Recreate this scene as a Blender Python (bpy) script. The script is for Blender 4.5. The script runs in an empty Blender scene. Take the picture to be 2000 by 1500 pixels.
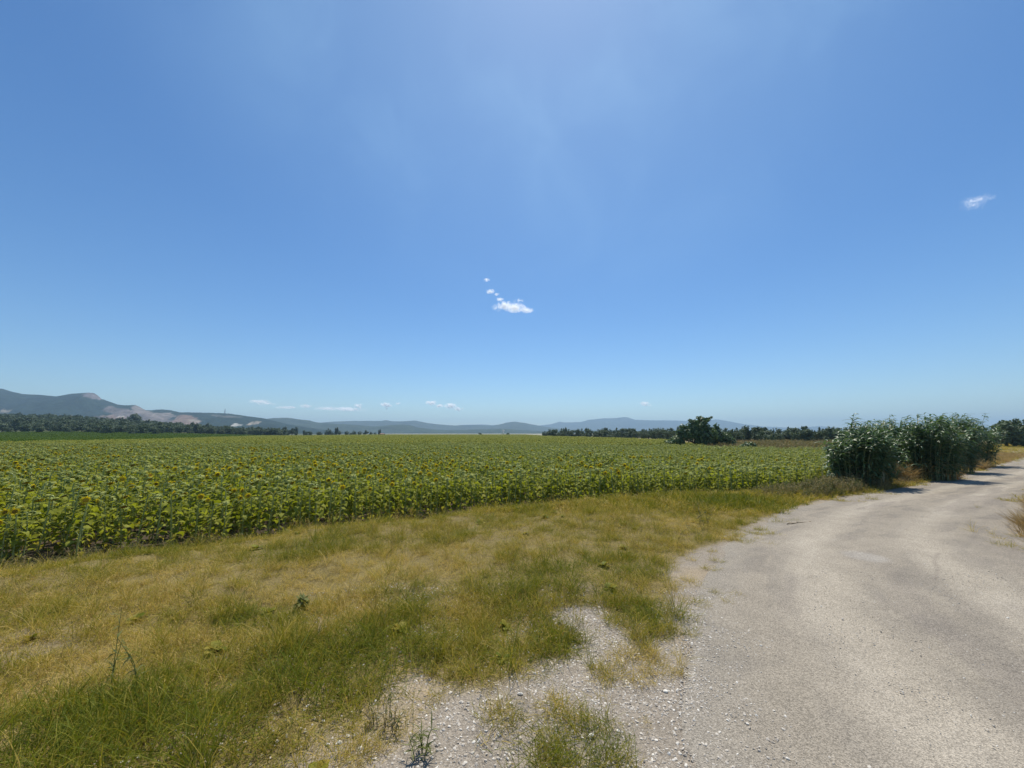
import bpy, math, random
import numpy as np
from mathutils import Vector, Matrix

random.seed(7)
rng = np.random.default_rng(7)
sc = bpy.context.scene
COL = sc.collection
R = math.radians

# ------------------------------------------------------------------ camera
F = 760.0                                   # focal length in pixels of a 2000 px wide frame
PITCH = math.atan(96 / F)
CAM = np.array([0.0, 0.0, 1.7])
cam = bpy.data.objects.new('camera', bpy.data.cameras.new('camera'))
COL.objects.link(cam)
cam.location = CAM
cam.rotation_euler = (math.pi / 2 + PITCH, 0, 0)
cam.data.sensor_width = 36
cam.data.lens = 36 * F / 2000
cam.data.clip_start = 0.05
cam.data.clip_end = 60000
sc.camera = cam

# ------------------------------------------------------------------ sky, sun, exposure
SUN_EL, SUN_AZ = R(63), R(9)                # azimuth clockwise from straight ahead (+Y)
w = bpy.data.worlds.new('World')
sc.world = w
w.use_nodes = True
nt = w.node_tree
sky = nt.nodes.new('ShaderNodeTexSky')
sky.sky_type = 'NISHITA'
sky.sun_disc = False
sky.sun_elevation = SUN_EL
sky.sun_rotation = SUN_AZ
sky.altitude = 0
sky.air_density = 1.0
sky.dust_density = 0.25
sky.ozone_density = 2.2
hs = nt.nodes.new('ShaderNodeHueSaturation')
hs.inputs['Saturation'].default_value = 1.22
nt.links.new(sky.outputs[0], hs.inputs['Color'])
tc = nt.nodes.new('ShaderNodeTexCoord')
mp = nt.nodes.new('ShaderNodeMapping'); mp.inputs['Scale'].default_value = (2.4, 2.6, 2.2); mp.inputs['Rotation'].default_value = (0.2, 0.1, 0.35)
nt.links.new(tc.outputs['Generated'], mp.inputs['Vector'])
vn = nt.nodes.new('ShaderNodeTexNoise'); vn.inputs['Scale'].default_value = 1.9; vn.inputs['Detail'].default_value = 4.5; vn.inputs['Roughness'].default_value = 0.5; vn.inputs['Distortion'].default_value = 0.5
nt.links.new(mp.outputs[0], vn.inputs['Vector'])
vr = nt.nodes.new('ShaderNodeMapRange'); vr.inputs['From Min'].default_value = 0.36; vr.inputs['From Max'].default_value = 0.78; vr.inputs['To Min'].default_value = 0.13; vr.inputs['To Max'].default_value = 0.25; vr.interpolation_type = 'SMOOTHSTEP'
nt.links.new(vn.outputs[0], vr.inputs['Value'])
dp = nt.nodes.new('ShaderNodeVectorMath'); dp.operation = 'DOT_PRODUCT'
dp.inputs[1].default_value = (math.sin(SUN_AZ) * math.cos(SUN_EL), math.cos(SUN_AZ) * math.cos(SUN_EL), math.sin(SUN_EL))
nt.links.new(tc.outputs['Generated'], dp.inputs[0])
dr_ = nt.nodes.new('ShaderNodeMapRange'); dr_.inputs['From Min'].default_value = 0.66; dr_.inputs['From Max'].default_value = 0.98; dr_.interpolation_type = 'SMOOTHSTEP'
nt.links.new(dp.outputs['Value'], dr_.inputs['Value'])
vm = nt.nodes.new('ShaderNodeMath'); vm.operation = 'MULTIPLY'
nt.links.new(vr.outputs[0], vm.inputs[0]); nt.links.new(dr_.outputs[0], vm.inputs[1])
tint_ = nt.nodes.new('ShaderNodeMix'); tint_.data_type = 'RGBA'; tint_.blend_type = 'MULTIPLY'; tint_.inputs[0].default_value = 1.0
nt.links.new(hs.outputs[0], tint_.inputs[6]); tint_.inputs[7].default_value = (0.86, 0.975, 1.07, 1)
sun_glow_veil = nt.nodes.new('ShaderNodeMix'); sun_glow_veil.data_type = 'RGBA'  # painted glow around the sun plus soft thin haze, mixed into the sky colour
nt.links.new(vm.outputs[0], sun_glow_veil.inputs[0]); nt.links.new(tint_.outputs[2], sun_glow_veil.inputs[6]); sun_glow_veil.inputs[7].default_value = (4.7, 7.5, 9.8, 1)
nt.links.new(sun_glow_veil.outputs[2], nt.nodes['Background'].inputs[0])
nt.nodes['Background'].inputs[1].default_value = 0.115

sun = bpy.data.objects.new('sun', bpy.data.lights.new('sun', 'SUN'))
COL.objects.link(sun)
sun.data.energy = 5.0
sun.data.angle = R(0.53)
sun.data.color = (1.0, 0.94, 0.82)
sdir = Vector((math.sin(SUN_AZ) * math.cos(SUN_EL), math.cos(SUN_AZ) * math.cos(SUN_EL), math.sin(SUN_EL)))
sun.rotation_euler = (-sdir).to_track_quat('-Z', 'Y').to_euler()
sun.location = sdir * 50

sc.view_settings.view_transform = 'Standard'
sc.view_settings.look = 'None'
sc.view_settings.exposure = 0.0
sc.view_settings.gamma = 1.0
sc.cycles.use_denoising = True
sc.cycles.max_bounces = 8
sc.cycles.diffuse_bounces = 5
sc.cycles.transmission_bounces = 4
sc.cycles.transparent_max_bounces = 4
sc.cycles.volume_bounces = 0
sc.cycles.sample_clamp_indirect = 4.0

# ------------------------------------------------------------------ numeric helpers
def hash2(ix, iy, s):
    v = np.sin(ix * 127.1 + iy * 311.7 + s * 74.7) * 43758.5453
    return v - np.floor(v)

def vnoise(x, y, s=0):
    x = np.asarray(x, float); y = np.asarray(y, float)
    ix = np.floor(x); iy = np.floor(y)
    fx = x - ix; fy = y - iy
    fx = fx * fx * (3 - 2 * fx); fy = fy * fy * (3 - 2 * fy)
    a = hash2(ix, iy, s); b = hash2(ix + 1, iy, s)
    c = hash2(ix, iy + 1, s); d = hash2(ix + 1, iy + 1, s)
    return (a * (1 - fx) + b * fx) * (1 - fy) + (c * (1 - fx) + d * fx) * fy

def fbm(x, y, s=0, o=4):
    v = 0; a = 0.5; k = 1.0
    for i in range(o):
        v = v + a * vnoise(x * k, y * k, s + i * 13); a *= 0.5; k *= 2.03
    return v / (1 - 0.5 ** o)

def sstep(a, b, x):
    t = np.clip((np.asarray(x, float) - a) / (b - a), 0, 1)
    return t * t * (3 - 2 * t)

def in_poly(x, y, poly):
    x = np.asarray(x, float); y = np.asarray(y, float)
    r = np.zeros(x.shape, bool)
    n = len(poly)
    for i in range(n):
        x0, y0 = poly[i]; x1, y1 = poly[(i + 1) % n]
        if y0 == y1:
            continue
        c = ((y0 > y) != (y1 > y)) & (x < (x1 - x0) * (y - y0) / (y1 - y0) + x0)
        r ^= c
    return r

def poly_dist(x, y, pl, closed=False):
    """distance to a polyline and the side (positive to its right)"""
    x = np.asarray(x, float); y = np.asarray(y, float)
    best = np.full(x.shape, 1e18); side = np.zeros(x.shape)
    n = len(pl)
    for i in range(n if closed else n - 1):
        x0, y0 = pl[i]; x1, y1 = pl[(i + 1) % n]
        dx, dy = x1 - x0, y1 - y0
        t = np.clip(((x - x0) * dx + (y - y0) * dy) / (dx * dx + dy * dy), 0, 1)
        ex = x - x0 - t * dx; ey = y - y0 - t * dy
        d = np.hypot(ex, ey)
        cr = -(dx * ey - dy * ex)
        m = d < best
        best = np.where(m, d, best); side = np.where(m, np.sign(cr), side)
    return best, side

# field edge towards the road (left to right), the step down from verge to field
EDGE = [(-400, -180), (-40, -9.3), (-14, 3.7), (-8.5, 6.5), (-6.2, 7.7), (-3, 9.3), (0, 10.9), (4, 12.2), (7.3, 12.7),
        (10.2, 13.2), (14.5, 18), (21, 24.5), (33, 34), (58, 52), (160, 122), (900, 620)]
FIELD = [(-90, -34), (-40, -9.3), (-14, 3.7), (-8.5, 6.5), (-6.2, 7.7), (-3, 9.3), (0, 10.9), (4, 12.2), (7.3, 12.7), (10.2, 13.2),
         (13.5, 17), (19, 23.3), (26, 30), (28.5, 33.5), (25, 37), (21, 43), (31, 80), (22, 150), (16, 185), (12, 380), (-130, 380),
         (-113, 180), (-76, 82), (-75, 57), (-120, 20)]
ROAD_L = [(-1.2, -8), (-0.4, -3), (0.3, 0), (0.76, 1.92), (1.75, 4.1), (3.5, 6.4), (6.3, 9), (9.9, 11.2), (15.6, 14.4), (26.7, 21.6), (52, 38.5), (150, 105), (900, 590)]
ROAD_R = [(3.9, -8), (4.6, -3), (5.3, 0), (5.9, 2.2), (6.7, 4.2), (8.3, 6.6), (11.0, 8.6), (14.0, 10.6), (18.6, 13.4), (29.5, 18.3), (54, 35), (152, 101), (902, 586)]

def spline(pl, n):
    p = np.array(pl, float)
    p = np.vstack([2 * p[0] - p[1], p, 2 * p[-1] - p[-2]])
    out = []
    for i in range(1, len(p) - 2):
        t = np.linspace(0, 1, n, endpoint=False)[:, None]
        a, b, c, d = p[i - 1], p[i], p[i + 1], p[i + 2]
        out.append(0.5 * (2 * b + (c - a) * t + (2 * a - 5 * b + 4 * c - d) * t ** 2 + (3 * b - a - 3 * c + d) * t ** 3))
    out.append(p[-2][None])
    return np.vstack(out)

RL = spline(ROAD_L, 14); RR = spline(ROAD_R, 14)
ROAD_POLY = [tuple(a) for a in RL] + [tuple(a) for a in RR[::-1]]

def g(x, y):
    """height of the ground"""
    x = np.asarray(x, float); y = np.asarray(y, float)
    d, s = poly_dist(x, y, EDGE)
    d = d * s
    d = d + 0.5 * (fbm(x * 0.7, y * 0.7, 3, 2) - 0.5)
    z = -0.5 * (1 - sstep(0.15, 1.0, (d - 0.0) / (2.0 + 1.3 * sstep(-3, -7, x))))
    dr, _ = poly_dist(x, y, ROAD_POLY, True)
    dr = np.where(in_poly(x, y, ROAD_POLY), 0, dr)
    z = z * sstep(0.6, 2.4, dr)
    verge = sstep(0.2, 1.2, d) * sstep(0.3, 1.4, dr)
    near = 1 - sstep(25, 60, np.hypot(x, y))
    z = z + verge * near * (0.16 * (fbm(x * 0.9, y * 0.9, 5, 3) - 0.35) + 0.03)
    z = z + (1 - sstep(-0.3, 0.4, d)) * near * 0.05 * (fbm(x * 2.2, y * 2.2, 9, 3) - 0.5)
    a = sstep(0.5, 1.3, -x / np.maximum(y, 1.0)) * sstep(20, 60, y)
    z = z + 17 * a * sstep(95, 430, y)
    return z

def g1(x, y):
    return float(g(np.array([x]), np.array([y]))[0])

def ray(px, py):
    u = (px - 1000) / F; v = (750 - py) / F
    c, s = math.cos(PITCH), math.sin(PITCH)
    return np.array([u, c - v * s, s + v * c])

def gp(px, py, far=900):
    """where the sight line through a photo pixel meets the ground (used once, to survey the plan)"""
    d = ray(px, py)
    t = np.concatenate([np.linspace(0.5, 40, 800), np.linspace(40.2, far, 900)])
    P = CAM[None] + d[None] * t[:, None]
    below = np.nonzero(P[:, 2] <= g(P[:, 0], P[:, 1]))[0]
    k = below[0] if len(below) else len(t) - 1
    return float(P[k, 0]), float(P[k, 1])

def at_depth(px, Y):
    """plan position on the column px of the photo at distance Y ahead (horizon height)"""
    d = ray(px, 846)
    return float(d[0] / d[1] * Y), float(Y)

# ------------------------------------------------------------------ mesh builder
class MB:
    def __init__(self):
        self.v = []; self.f = []; self.c = []; self.m = []
    def add(self, verts, faces, col=0.5, mat=0):
        o = len(self.v)
        self.v.extend(verts)
        self.f.extend([tuple(i + o for i in q) for q in faces])
        self.c.extend([col] * len(verts))
        self.m.extend([mat] * len(faces))
    def mesh(self, name, mats, smooth=True):
        me = bpy.data.meshes.new(name)
        me.from_pydata([tuple(p) for p in self.v], [], self.f)
        at = me.attributes.new('rnd', 'FLOAT', 'POINT')
        at.data.foreach_set('value', np.array(self.c, np.float32))
        for m in (mats if isinstance(mats, (list, tuple)) else [mats]):
            me.materials.append(m)
        me.polygons.foreach_set('material_index', np.array(self.m, np.int32))
        me.polygons.foreach_set('use_smooth', np.full(len(self.f), smooth))
        me.update()
        return me
    def build(self, name, mats, parent=None, smooth=True):
        o = bpy.data.objects.new(name, self.mesh(name, mats, smooth))
        COL.objects.link(o)
        if parent:
            o.parent = parent
        return o

def blade(mb, base, yaw, pitch, L, W, droop, prof, fold=0.0, col=0.5, twist=0.0, mat=0, single=False):
    """a leaf or blade: prof = [(t, halfwidth factor)]; curves from pitch downwards by droop; fold lifts its edges"""
    x, y, z = base
    cy, sy = math.cos(yaw), math.sin(yaw)
    ct, st = math.cos(twist), math.sin(twist)
    V = []; Fc = []
    pt = 0
    n = len(prof)
    for i, (t, hw) in enumerate(prof):
        dt = (t - pt) * L
        a = pitch - droop * (t + pt) * 0.5
        x += math.cos(a) * cy * dt; y += math.cos(a) * sy * dt; z += math.sin(a) * dt
        pt = t
        a = pitch - droop * t
        nx, ny, nz = -math.sin(a) * cy, -math.sin(a) * sy, math.cos(a)
        sx, sy2, sz = -sy * ct + nx * st, cy * ct + ny * st, nz * st
        h = hw * W
        if single:
            if i == n - 1:
                V.append((x, y, z))
            else:
                V.append((x - sx * h, y - sy2 * h, z - sz * h)); V.append((x + sx * h, y + sy2 * h, z + sz * h))
        else:
            u = fold * h
            if i == n - 1 or (i == 0 and hw == 0):
                V.append((x, y, z))
            else:
                V.append((x - sx * h + nx * u, y - sy2 * h + ny * u, z - sz * h + nz * u)); V.append((x, y, z))
                V.append((x + sx * h + nx * u, y + sy2 * h + ny * u, z + sz * h + nz * u))
    if single:
        for i in range(n - 2):
            a = 2 * i; Fc.append((a, a + 1, a + 3, a + 2))
        a = 2 * (n - 2); Fc.append((a, a + 1, a + 2))
    else:
        k0 = 0
        if prof[0][1] == 0:
            Fc.append((0, 2, 1)); Fc.append((0, 3, 2)); k0 = 1
            cnt = n - 2
        else:
            cnt = n - 1
        for i in range(cnt - 1):
            a = k0 + 3 * i
            Fc.append((a, a + 1, a + 4, a + 3)); Fc.append((a + 1, a + 2, a + 5, a + 4))
        a = k0 + 3 * (cnt - 1)
        Fc.append((a, a + 1, a + 3)); Fc.append((a + 1, a + 2, a + 3))
    mb.add(V, Fc, col, mat)

def tube(mb, pts, rad, n=6, col=0.5, mat=0, cap=True):
    pts = [Vector(p) for p in pts]
    V = []; Fc = []
    ref = Vector((0.31, 0.95, 0.05))
    for i, p in enumerate(pts):
        d = (pts[min(i + 1, len(pts) - 1)] - pts[max(i - 1, 0)]).normalized()
        s = d.cross(ref)
        if s.length < 1e-3:
            s = d.cross(Vector((1, 0, 0)))
        s.normalize(); b = d.cross(s)
        r = rad[i] if isinstance(rad, (list, tuple)) else rad
        for k in range(n):
            a = 2 * math.pi * k / n
            V.append(tuple(p + s * math.cos(a) * r + b * math.sin(a) * r))
    for i in range(len(pts) - 1):
        for k in range(n):
            k2 = (k + 1) % n
            Fc.append((i * n + k, i * n + k2, (i + 1) * n + k2, (i + 1) * n + k))
    if cap:
        Fc.append(tuple(range(n))[::-1]); Fc.append(tuple((len(pts) - 1) * n + k for k in range(n)))
    mb.add(V, Fc, col, mat)

def ico(sub=1):
    import bmesh
    bm = bmesh.new()
    bmesh.ops.create_icosphere(bm, subdivisions=sub, radius=1)
    v = [tuple(a.co) for a in bm.verts]; f = [tuple(b.index for b in a.verts) for a in bm.faces]
    bm.free()
    return np.array(v), f
ICO1, ICO1F = ico(1)
ICO2, ICO2F = ico(2)

def stone_mb(seed, sub=2, flat=0.62, chip=0.28):
    r = np.random.default_rng(seed)
    v = (ICO2 if sub == 2 else ICO1).copy()
    for k in range(7):                       # cut flat facets, as broken stone has
        d = r.normal(size=3); d /= np.linalg.norm(d)
        h = r.uniform(0.55, 0.85)
        s = v @ d
        v = v - np.where(s > h, s - h, 0)[:, None] * d[None]
    v += r.normal(size=v.shape) * chip * 0.1
    v *= np.array([1, r.uniform(0.65, 0.95), flat * r.uniform(0.8, 1.2)])
    mb = MB(); mb.add([tuple(a) for a in v], ICO2F if sub == 2 else ICO1F, r.random())
    return mb

# ------------------------------------------------------------------ tagging
def tag(o, label=None, cat=None, group=None, kind=None):
    if label: o['label'] = label
    if cat: o['category'] = cat
    if group: o['group'] = group
    if kind: o['kind'] = kind
    return o

def thing(name, label, cat, loc=(0, 0, 0), rz=0.0, group=None):
    o = bpy.data.objects.new(name, None)
    o.empty_display_size = 0.2
    COL.objects.link(o)
    o.location = loc
    o.rotation_euler = (0, 0, rz)
    return tag(o, label, cat, group)

def child(name, me, parent):
    o = bpy.data.objects.new(name, me)
    COL.objects.link(o)
    o.parent = parent
    return o

# ------------------------------------------------------------------ materials
def nmat(name):
    m = bpy.data.materials.new(name)
    m.use_nodes = True
    n = m.node_tree
    for q in list(n.nodes):
        n.nodes.remove(q)
    return m, n, n.nodes.new('ShaderNodeOutputMaterial')

def N(n, kind, **kw):
    q = n.nodes.new(kind)
    for k, v in kw.items():
        if k.startswith('i_'):
            k2 = k[2:]
            q.inputs[int(k2) if k2.isdigit() else k2.replace('_', ' ')].default_value = v
        else:
            setattr(q, k, v)
    return q

def ramp(n, stops):
    q = n.nodes.new('ShaderNodeValToRGB')
    cr = q.color_ramp
    while len(cr.elements) < len(stops):
        cr.elements.new(0.5)
    for e, (p, c) in zip(cr.elements, stops):
        e.position = p; e.color = (c[0], c[1], c[2], 1)
    return q

def attr(n, name, typ='GEOMETRY'):
    return N(n, 'ShaderNodeAttribute', attribute_name=name, attribute_type=typ)

def leaf_mat(name, stops, rough=0.5, spec=0.35, trans=0.35, tcol=(1.2, 1.25, 0.5), noise_scale=3.0, noise_amt=0.5, tint=False):
    """leaf: colour ramp driven by a per-leaf value (+ slow noise over the place, + a per-instance tint)"""
    m, n, out = nmat(name)
    a = attr(n, 'rnd')
    geo = N(n, 'ShaderNodeNewGeometry')
    nz = N(n, 'ShaderNodeTexNoise', i_Scale=noise_scale, i_Detail=3.0)
    n.links.new(geo.outputs['Position'], nz.inputs['Vector'])
    mul = N(n, 'ShaderNodeMath', operation='MULTIPLY_ADD')
    n.links.new(nz.outputs[0], mul.inputs[0]); mul.inputs[1].default_value = noise_amt; mul.inputs[2].default_value = -noise_amt / 2
    add = N(n, 'ShaderNodeMath', operation='ADD', use_clamp=True)
    n.links.new(mul.outputs[0], add.inputs[0])
    if tint:
        ta = attr(n, 'tint', 'INSTANCER')
        ad2 = N(n, 'ShaderNodeMath', operation='MULTIPLY_ADD')
        n.links.new(a.outputs['Fac'], ad2.inputs[0]); ad2.inputs[1].default_value = 0.8; ad2.inputs[2].default_value = -0.4
        ad3 = N(n, 'ShaderNodeMath', operation='ADD')
        n.links.new(ad2.outputs[0], ad3.inputs[0]); n.links.new(ta.outputs['Fac'], ad3.inputs[1])
        n.links.new(ad3.outputs[0], add.inputs[1])
    else:
        n.links.new(a.outputs['Fac'], add.inputs[1])
    rp = ramp(n, stops)
    n.links.new(add.outputs[0], rp.inputs[0])
    bs = N(n, 'ShaderNodeBsdfPrincipled', i_Roughness=rough)
    bs.inputs['Specular IOR Level'].default_value = spec
    n.links.new(rp.outputs[0], bs.inputs['Base Color'])
    tr = N(n, 'ShaderNodeBsdfTranslucent')
    mx = N(n, 'ShaderNodeMix', data_type='RGBA', blend_type='MULTIPLY')
    mx.inputs[0].default_value = 1
    n.links.new(rp.outputs[0], mx.inputs[6]); mx.inputs[7].default_value = (*tcol, 1)
    n.links.new(mx.outputs[2], tr.inputs['Color'])
    ms = N(n, 'ShaderNodeMixShader', i_0=trans)
    n.links.new(bs.outputs[0], ms.inputs[1]); n.links.new(tr.outputs[0], ms.inputs[2])
    n.links.new(ms.outputs[0], out.inputs[0])
    return m

def solid_mat(name, c1, c2, scale=5.0, rough=0.85, bump=0.0, bscale=40.0, detail=6.0, spec=0.2):
    m, n, out = nmat(name)
    geo = N(n, 'ShaderNodeNewGeometry')
    nz = N(n, 'ShaderNodeTexNoise', i_Scale=scale, i_Detail=detail)
    n.links.new(geo.outputs['Position'], nz.inputs['Vector'])
    rp = ramp(n, [(0.3, c1), (0.7, c2)])
    n.links.new(nz.outputs[0], rp.inputs[0])
    bs = N(n, 'ShaderNodeBsdfPrincipled', i_Roughness=rough)
    bs.inputs['Specular IOR Level'].default_value = spec
    n.links.new(rp.outputs[0], bs.inputs['Base Color'])
    if bump:
        n2 = N(n, 'ShaderNodeTexNoise', i_Scale=bscale, i_Detail=4.0)
        n.links.new(geo.outputs['Position'], n2.inputs['Vector'])
        b = N(n, 'ShaderNodeBump', i_Strength=bump, i_Distance=0.02)
        n.links.new(n2.outputs[0], b.inputs['Height'])
        n.links.new(b.outputs[0], bs.inputs['Normal'])
    n.links.new(bs.outputs[0], out.inputs[0])
    return m

M = {}
M['sun_leaf'] = leaf_mat('sunflower_leaf', [(0.0, (0.14, 0.16, 0.012)), (0.5, (0.245, 0.262, 0.028)), (0.85, (0.35, 0.36, 0.07)), (1.0, (0.37, 0.31, 0.09))], rough=0.6, spec=0.07, trans=0.42, noise_scale=0.6, noise_amt=0.35)
M['sun_stem'] = leaf_mat('sunflower_stem', [(0, (0.26, 0.30, 0.08)), (1, (0.42, 0.45, 0.18))], rough=0.7, spec=0.1, trans=0.0, noise_amt=0.3)
M['sun_head'] = leaf_mat('sunflower_bracts', [(0, (0.22, 0.26, 0.05)), (1, (0.42, 0.42, 0.13))], rough=0.7, spec=0.08, trans=0.15, noise_amt=0.3)
M['sun_disc'] = leaf_mat('sunflower_disc', [(0, (0.18, 0.105, 0.015)), (1, (0.46, 0.30, 0.03))], spec=0.05, rough=0.9, trans=0.0, noise_scale=60, noise_amt=1.0)
M['sun_petal'] = leaf_mat('sunflower_petal', [(0, (0.70, 0.50, 0.02)), (1, (0.80, 0.64, 0.05))], rough=0.7, spec=0.1, trans=0.5, tcol=(1, 1, 0.5), noise_amt=0.2)
M['sun_far'] = leaf_mat('sunflower_leaf_far', [(0.0, (0.10, 0.124, 0.013)), (0.5, (0.175, 0.20, 0.03)), (0.9, (0.26, 0.272, 0.058)), (0.97, (0.28, 0.25, 0.05)), (1.0, (0.60, 0.40, 0.03))], rough=0.7, spec=0.05, trans=0.28, noise_scale=0.25, noise_amt=0.25)
M['crop'] = leaf_mat('crop_leaf', [(0, (0.045, 0.085, 0.010)), (1, (0.085, 0.135, 0.016))], spec=0.05, rough=0.7, trans=0.25, noise_scale=0.2, noise_amt=0.4)
M['grass'] = leaf_mat('grass_blade', [(0.0, (0.135, 0.17, 0.014)), (0.35, (0.25, 0.24, 0.022)), (0.62, (0.41, 0.315, 0.048)), (1.0, (0.66, 0.49, 0.18))], rough=0.6, spec=0.2, trans=0.35, tcol=(1.1, 1.1, 0.6), noise_scale=1.5, noise_amt=0.25, tint=True)
M['reed'] = leaf_mat('reed_leaf', [(0.0, (0.05, 0.095, 0.043)), (0.6, (0.11, 0.175, 0.08)), (0.88, (0.17, 0.22, 0.10)), (1.0, (0.36, 0.29, 0.15))], rough=0.42, spec=0.32, trans=0.25, tcol=(1.0, 1.2, 0.6), noise_scale=1.2, noise_amt=0.4)
M['reed_stem'] = leaf_mat('reed_stem', [(0, (0.12, 0.16, 0.06)), (1, (0.28, 0.27, 0.13))], rough=0.5, trans=0.0)
M['olive'] = leaf_mat('olive_leaf', [(0, (0.055, 0.082, 0.044)), (0.6, (0.11, 0.15, 0.085)), (1, (0.19, 0.23, 0.145))], rough=0.6, spec=0.15, trans=0.15, noise_scale=0.5, noise_amt=0.6)
M['tree'] = leaf_mat('broad_leaf', [(0, (0.065, 0.115, 0.048)), (0.6, (0.13, 0.19, 0.08)), (1, (0.21, 0.28, 0.13))], rough=0.45, spec=0.35, trans=0.2, noise_scale=0.6, noise_amt=0.6)
M['bark'] = solid_mat('bark', (0.07, 0.055, 0.04), (0.15, 0.12, 0.09), scale=9, bump=0.6)
M['dry'] = leaf_mat('dry_grass', [(0, (0.22, 0.15, 0.06)), (0.5, (0.40, 0.28, 0.11)), (1, (0.60, 0.44, 0.20))], rough=0.7, trans=0.3, tcol=(1.0, 0.9, 0.7), noise_scale=2, noise_amt=0.5)
M['weed'] = leaf_mat('weed_leaf', [(0, (0.07, 0.095, 0.035)), (0.45, (0.14, 0.15, 0.06)), (0.75, (0.27, 0.21, 0.11)), (1, (0.42, 0.33, 0.19))], rough=0.7, spec=0.1, trans=0.25, noise_scale=1.2, noise_amt=0.7)
M['weed_green'] = leaf_mat('weed_green', [(0, (0.12, 0.14, 0.045)), (1, (0.24, 0.25, 0.10))], rough=0.8, spec=0.08, trans=0.3)
M['stone'] = solid_mat('pale_stone', (0.58, 0.54, 0.46), (0.78, 0.74, 0.66), scale=18, bump=0.3, bscale=120)
M['twig'] = solid_mat('twig', (0.22, 0.15, 0.09), (0.42, 0.33, 0.22), scale=30)
M['white_wall'] = solid_mat('white_wall', (0.62, 0.60, 0.56), (0.78, 0.76, 0.72), scale=0.5)
M['roof_tile'] = solid_mat('roof_tile', (0.34, 0.17, 0.11), (0.45, 0.25, 0.17), scale=2)
M['brown_wall'] = solid_mat('brown_wall', (0.14, 0.10, 0.07), (0.22, 0.16, 0.11), scale=2)
M['metal'] = solid_mat('grey_metal', (0.22, 0.23, 0.24), (0.32, 0.33, 0.34), scale=2, rough=0.5)

def pebble_mat():
    m, n, out = nmat('gravel_stone')
    a = attr(n, 'tint', 'INSTANCER')
    rp = ramp(n, [(0, (0.30, 0.26, 0.215)), (0.35, (0.42, 0.365, 0.295)), (0.75, (0.56, 0.50, 0.42)), (1, (0.76, 0.71, 0.62))])
    n.links.new(a.outputs['Fac'], rp.inputs[0])
    bs = N(n, 'ShaderNodeBsdfPrincipled', i_Roughness=0.9)
    bs.inputs['Specular IOR Level'].default_value = 0.2
    n.links.new(rp.outputs[0], bs.inputs['Base Color'])
    n.links.new(bs.outputs[0], out.inputs[0])
    return m
M['pebble'] = pebble_mat()

def surface_mat(name, grain=True, fine=90.0, fine_amt=0.35, bump=0.5, bdist=0.01, coarse=7.0, coarse_amt=0.25, rough=0.95):
    """soil / road: a per-vertex map of the real surface colours, broken up with grit at several sizes"""
    m, n, out = nmat(name)
    a = attr(n, 'col')
    geo = N(n, 'ShaderNodeNewGeometry')
    n1 = N(n, 'ShaderNodeTexNoise', i_Scale=fine, i_Detail=4.0, i_Roughness=0.7)
    n2 = N(n, 'ShaderNodeTexNoise', i_Scale=coarse, i_Detail=5.0, i_Roughness=0.6)
    vo = N(n, 'ShaderNodeTexVoronoi', i_Scale=fine * 1.3)
    n3 = N(n, 'ShaderNodeTexNoise', i_Scale=fine * 0.22, i_Detail=6.0, i_Roughness=0.75)
    for q in (n1, n2, vo, n3):
        n.links.new(geo.outputs['Position'], q.inputs['Vector'])
    def scaled(sock, amt):
        q = N(n, 'ShaderNodeMath', operation='MULTIPLY_ADD')
        n.links.new(sock, q.inputs[0]); q.inputs[1].default_value = amt * 2; q.inputs[2].default_value = 1 - amt
        return q.outputs[0]
    m1 = N(n, 'ShaderNodeMath', operation='MULTIPLY')
    n.links.new(scaled(n1.outputs[0], fine_amt), m1.inputs[0]); n.links.new(scaled(n2.outputs[0], coarse_amt), m1.inputs[1])
    sep = N(n, 'ShaderNodeSeparateColor')
    n.links.new(vo.outputs['Color'], sep.inputs[0])
    m2 = N(n, 'ShaderNodeMath', operation='MULTIPLY')
    n.links.new(m1.outputs[0], m2.inputs[0]); n.links.new(scaled(sep.outputs[0], fine_amt * 0.9) if grain else scaled(n3.outputs[0], fine_amt * 0.8), m2.inputs[1])
    mx = N(n, 'ShaderNodeVectorMath', operation='SCALE')
    n.links.new(a.outputs['Vector'], mx.inputs[0]); n.links.new(m2.outputs[0], mx.inputs['Scale'])
    bs = N(n, 'ShaderNodeBsdfPrincipled', i_Roughness=rough)
    bs.inputs['Specular IOR Level'].default_value = 0.15
    n.links.new(mx.outputs[0], bs.inputs['Base Color'])
    ad = N(n, 'ShaderNodeMath', operation='ADD')
    n.links.new(n1.outputs[0], ad.inputs[0]); n.links.new(vo.outputs['Distance'], ad.inputs[1])
    b = N(n, 'ShaderNodeBump', i_Strength=bump, i_Distance=bdist)
    n.links.new(ad.outputs[0], b.inputs['Height'])
    n.links.new(b.outputs[0], bs.inputs['Normal'])
    n.links.new(bs.outputs[0], out.inputs[0])
    return m
M['ground'] = surface_mat('ground_soil')
M['road'] = surface_mat('road_grit', fine=120, fine_amt=0.42, coarse=2.6, coarse_amt=0.2, bump=0.5, bdist=0.008)

def set_col(me, arr):
    at = me.attributes.new('col', 'FLOAT_VECTOR', 'POINT')
    at.data.foreach_set('vector', np.ascontiguousarray(arr, np.float32).ravel())

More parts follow.
